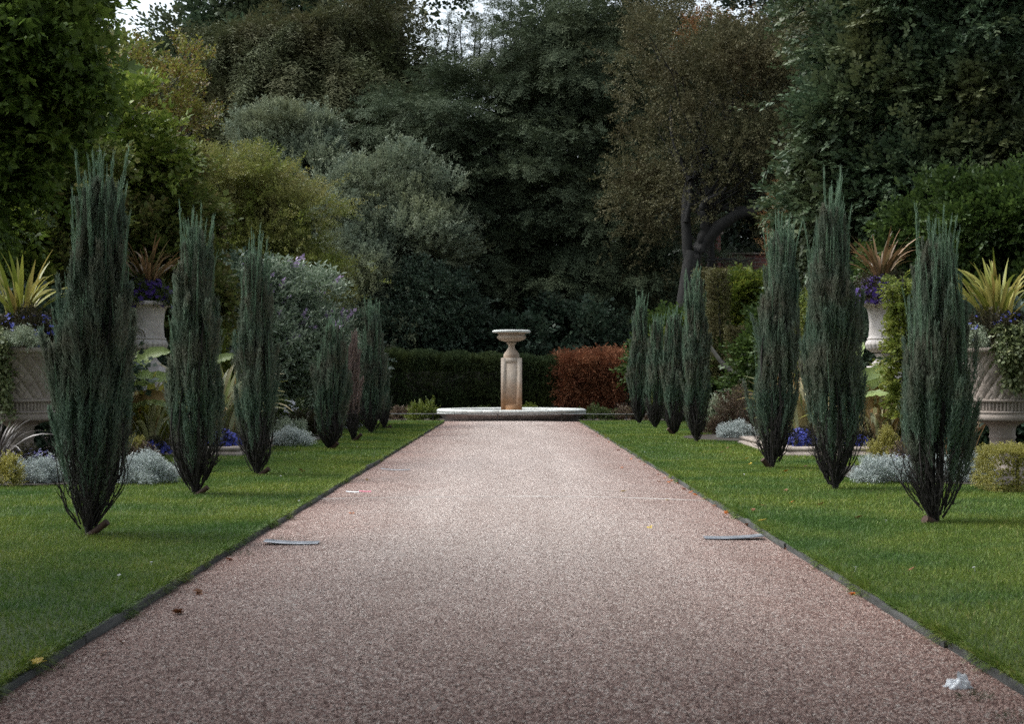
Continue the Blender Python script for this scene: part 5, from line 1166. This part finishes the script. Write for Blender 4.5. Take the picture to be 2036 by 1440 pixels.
# ------------------------------------------------------------------ small things on path and lawn
def onpath(px, py):
    Y = F * (H - .03) / (py - HY); x = (px - HX) * Y / F
    Y = F * (H - float(camber(x))) / (py - HY); return np.array([(px - HX) * Y / F, Y, float(camber((px - HX) * Y / F))])
def bent_strip(label, px0, px1, py, wid, sag, mat, name='metal_strip', cat='metal strip', lift=.012, th=.003):
    a, b = onpath(px0, py), onpath(px1, py); n = 15; t = np.linspace(0, 1, n)
    c = a + (b - a) * t[:, None]; c[:, 2] = np.maximum(a[2], b[2]) + .004 + lift * (2 * t - 1) ** 2; c[:, 1] -= sag * np.sin(np.pi * t)
    rows = [c + [0, -wid / 2, 0], c + [0, wid / 2, .006], c + [0, wid / 2, .006 - th], c + [0, -wid / 2, -th]]
    g = Geo().add(np.stack(rows).reshape(-1, 3), grid_faces(4, n, True)); R = np.stack(rows); g.soup([R[:, 0], R[::-1, -1]])
    return tag(g.build(name, mat, loc=a), label, cat)
bent_strip('bent grey metal strip lying by the left path edging', 526, 634, 1082, .15, .03, M['metal'], lift=.006)
bent_strip('bent grey metal strip lying by the right path edging', 1400, 1516, 1072, .15, .03, M['metal'], lift=.006)
bent_strip('thin pale sliver of metal far up the path by the left edging', 757, 816, 936, .05, .05, M['metal'], lift=.01)
a = bent_strip('thin white and pink litter strip by the left edging', 688, 714, 980, .04, .0, M['tissue'], 'litter_strip', 'litter', .004)
b_ = bent_strip(None, 714, 738, 979, .04, .0, M['pink'], 'pink_end', None, .004); b_.location = tuple(np.array(b_.location) - np.array(a.location)); b_.parent = a
# joint strip crossing the path
g = Geo(); xs = np.linspace(-PW + .01, PW - .01, 41); yc = 15.3 + .17 * (xs / PW) ** 2 - .04 * xs + .05 * np.sin(xs * 2); zc = camber(xs)
wv = .04 * (.7 + .4 * np.sin(xs * 5)); R = np.stack([np.stack([xs, yc - wv, zc - .01], -1), np.stack([xs, yc - wv * .8, zc + .003], -1), np.stack([xs, yc + wv * .8, zc + .004], -1), np.stack([xs, yc + wv, zc - .01], -1)])
g.add(R.reshape(-1, 3), grid_faces(4, 41)); tag(g.build('joint_strip', M['strip']), 'pale narrow strip crossing the gravel path from edge to edge', 'path strip')
# crumpled tissue
r = np.random.default_rng(8); p = onpath(1903, 1368)
nu, nv = 60, 30; uu, vv = np.meshgrid(np.linspace(0, 2 * PI, nu, endpoint=False), np.linspace(0, PI / 2, nv), indexing='ij')
rad = 1 + .22 * np.sin(3 * uu + 1) + .18 * np.sin(5 * uu + 4 * vv) + .12 * np.sin(9 * uu - 7 * vv) + .1 * np.abs(np.sin(6 * uu + 5 * vv)) + r.normal(size=uu.shape) * .012
V = np.stack([p[0] + .048 * rad * np.cos(uu) * np.sin(vv) , p[1] + .03 * rad * np.sin(uu) * np.sin(vv), p[2] - .002 + .034 * rad * np.cos(vv) * (1 + .3 * np.cos(uu))], -1)
tag(Geo().add(V.reshape(-1, 3), grid_faces(nu, nv, True)).build('tissue', M['tissue'], loc=p, smooth=True), 'crumpled white tissue on the gravel near the bottom right', 'tissue')
def weed(label, px, py, n, size, seed):
    r = np.random.default_rng(seed); p = onpath(px, py); d = sph(n, r); d[:, 2] = np.abs(d[:, 2]) * .5
    Q = scatter(T_FINE, p + d * [size, size * .8, size * .25], nrm(d + [0, 0, .4]), r.uniform(.02, .035, n), None, r)
    tag(Geo().soup(Q).build('weed', M['weed'], loc=p), label, 'weed')
weed('small dark weed tuft below the crumpled tissue', 1938, 1390, 46, .06, 1)
weed('small weed by the bent strip at the left edging', 560, 1076, 20, .08, 2)
weed('small weed by the bent strip at the right edging', 1497, 1070, 22, .06, 3)
weed('small weed in the very bottom right corner of the path', 2012, 1432, 30, .05, 4)
weed('weed creeping over the left edging in the foreground', 100, 1330, 40, .06, 5)
weed('weed tuft at the left edging above the bent strip', 480, 1104, 40, .08, 6)
# fallen leaves
lf = {}
def leafmesh(mat):
    r = np.random.default_rng(len(lf) + 5); g = Geo(); V = []
    for k in range(5):
        a = (k - 2) * .7 + PI / 2; l_ = .05 * (1 - .16 * abs(k - 2)); g.soup([leaf4([0, 0, .004], [math.cos(a), math.sin(a), .25 * r.random()], l_, l_ * .6, [0, 0, 1], .2)])
    g.add(*tube([(0, 0, .004), (0, -.03, .01)], .0015, 4)); return g
def fallen(mat, px, py, lawn, label, group, scale=1.0):
    if lawn:
        Y = ground_y(py, .075); p = np.array([(px - HX) * Y / F, Y, .075])
    else: p = onpath(px, py) + [0, 0, .002]
    if mat not in lf:
        lf[mat] = leafmesh(mat).build('fallen_leaf', M[mat]); o = lf[mat]
    else: o = lf[mat].copy(); COL.objects.link(o)
    o.location = tuple(p); o.rotation_euler = (random.uniform(-.5, .5), random.uniform(-.5, .5), random.uniform(0, 6.28)); s = scale * random.uniform(.75, 1.25); o.scale = (s, s, s)
    tag(o, label, 'fallen leaf', group)
GP, GL = 'fallen leaves on the gravel path', 'fallen leaves on the lawns'
LP = {'leaf_orange': 'orange fallen leaf on the gravel', 'leaf_yellow': 'yellow fallen leaf on the gravel', 'leaf_brown': 'brown fallen leaf on the gravel'}
LL = {'leaf_orange': 'orange fallen leaf on the lawn', 'leaf_yellow': 'yellow fallen leaf on the lawn', 'leaf_brown': 'brown fallen leaf on the lawn'}
for px, py in ((1238, 931), (1309, 945), (1310, 959), (1337, 957), (1346, 962), (1358, 974), (1372, 981), (1401, 994), (1441, 1029), (1447, 1022), (1568, 1094), (1700, 1183), (1801, 1237), (1255, 914), (1272, 919), (1283, 925), (1228, 896), (1212, 880), (1189, 868), (1842, 1262), (1320, 952), (455, 1115), (700, 1022), (1330, 961), (1380, 985)): fallen('leaf_orange', px, py, False, LP['leaf_orange'], GP)
for px, py in ((1292, 1050), (1240, 979), (1326, 996), (732, 956)): fallen('leaf_yellow', px, py, False, LP['leaf_yellow'], GP)
for px, py in ((1506, 1052), (1485, 1047), (1625, 1124), (1765, 1160), (1905, 1296), (205, 1302), (350, 1222), (400, 1182), (770, 930), (560, 1040), (800, 905), (240, 1280), (1420, 1008)): fallen('leaf_brown', px, py, False, LP['leaf_brown'], GP)
for px, py in ((1486, 912), (1491, 923), (1518, 1036), (81, 1318)): fallen('leaf_yellow', px, py, True, LL['leaf_yellow'], GL)
for px, py in ((1561, 938), (1402, 866), (1574, 1000)): fallen('leaf_orange', px, py, True, LL['leaf_orange'], GL)
for px, py in ((1515, 1006), (1632, 1003), (603, 938), (597, 936), (1592, 955), (1705, 1030), (1446, 892), (1433, 900), (1565, 975), (1810, 1135), (1600, 928), (1500, 1015), (1432, 940)): fallen('leaf_brown', px, py, True, LL['leaf_brown'], GL)


# stray daisies in the turf
dm = None
for px, py in ((1217, 869), (1225, 866), (1343, 880), (1348, 915), (1282, 899), (1299, 899), (1480, 944), (1572, 949), (483, 941), (557, 947), (533, 939), (710, 889), (595, 997), (798, 897), (1760, 1036), (1940, 1130), (300, 1120), (240, 1145), (1700, 1130)):
    Y = ground_y(py, .08); p = np.array([(px - HX) * Y / F, Y, .05])
    if dm is None:
        g = Geo(); g.soup(t_flower(np.random.default_rng(4), 9, .014, .3, .5) + np.array([0, 0, .034])); g.add(*tube([(0, 0, -.005), (0, 0, .034)], .0012, 4)); dm = o = g.build('daisy', M['white'])
    else: o = dm.copy(); COL.objects.link(o)
    o.location = tuple(p); o.rotation_euler = (.5 * random.random(), 0, 6 * random.random())
    tag(o, 'tiny white daisy head in the mown lawn', 'daisy', 'stray white daisies in the lawns')
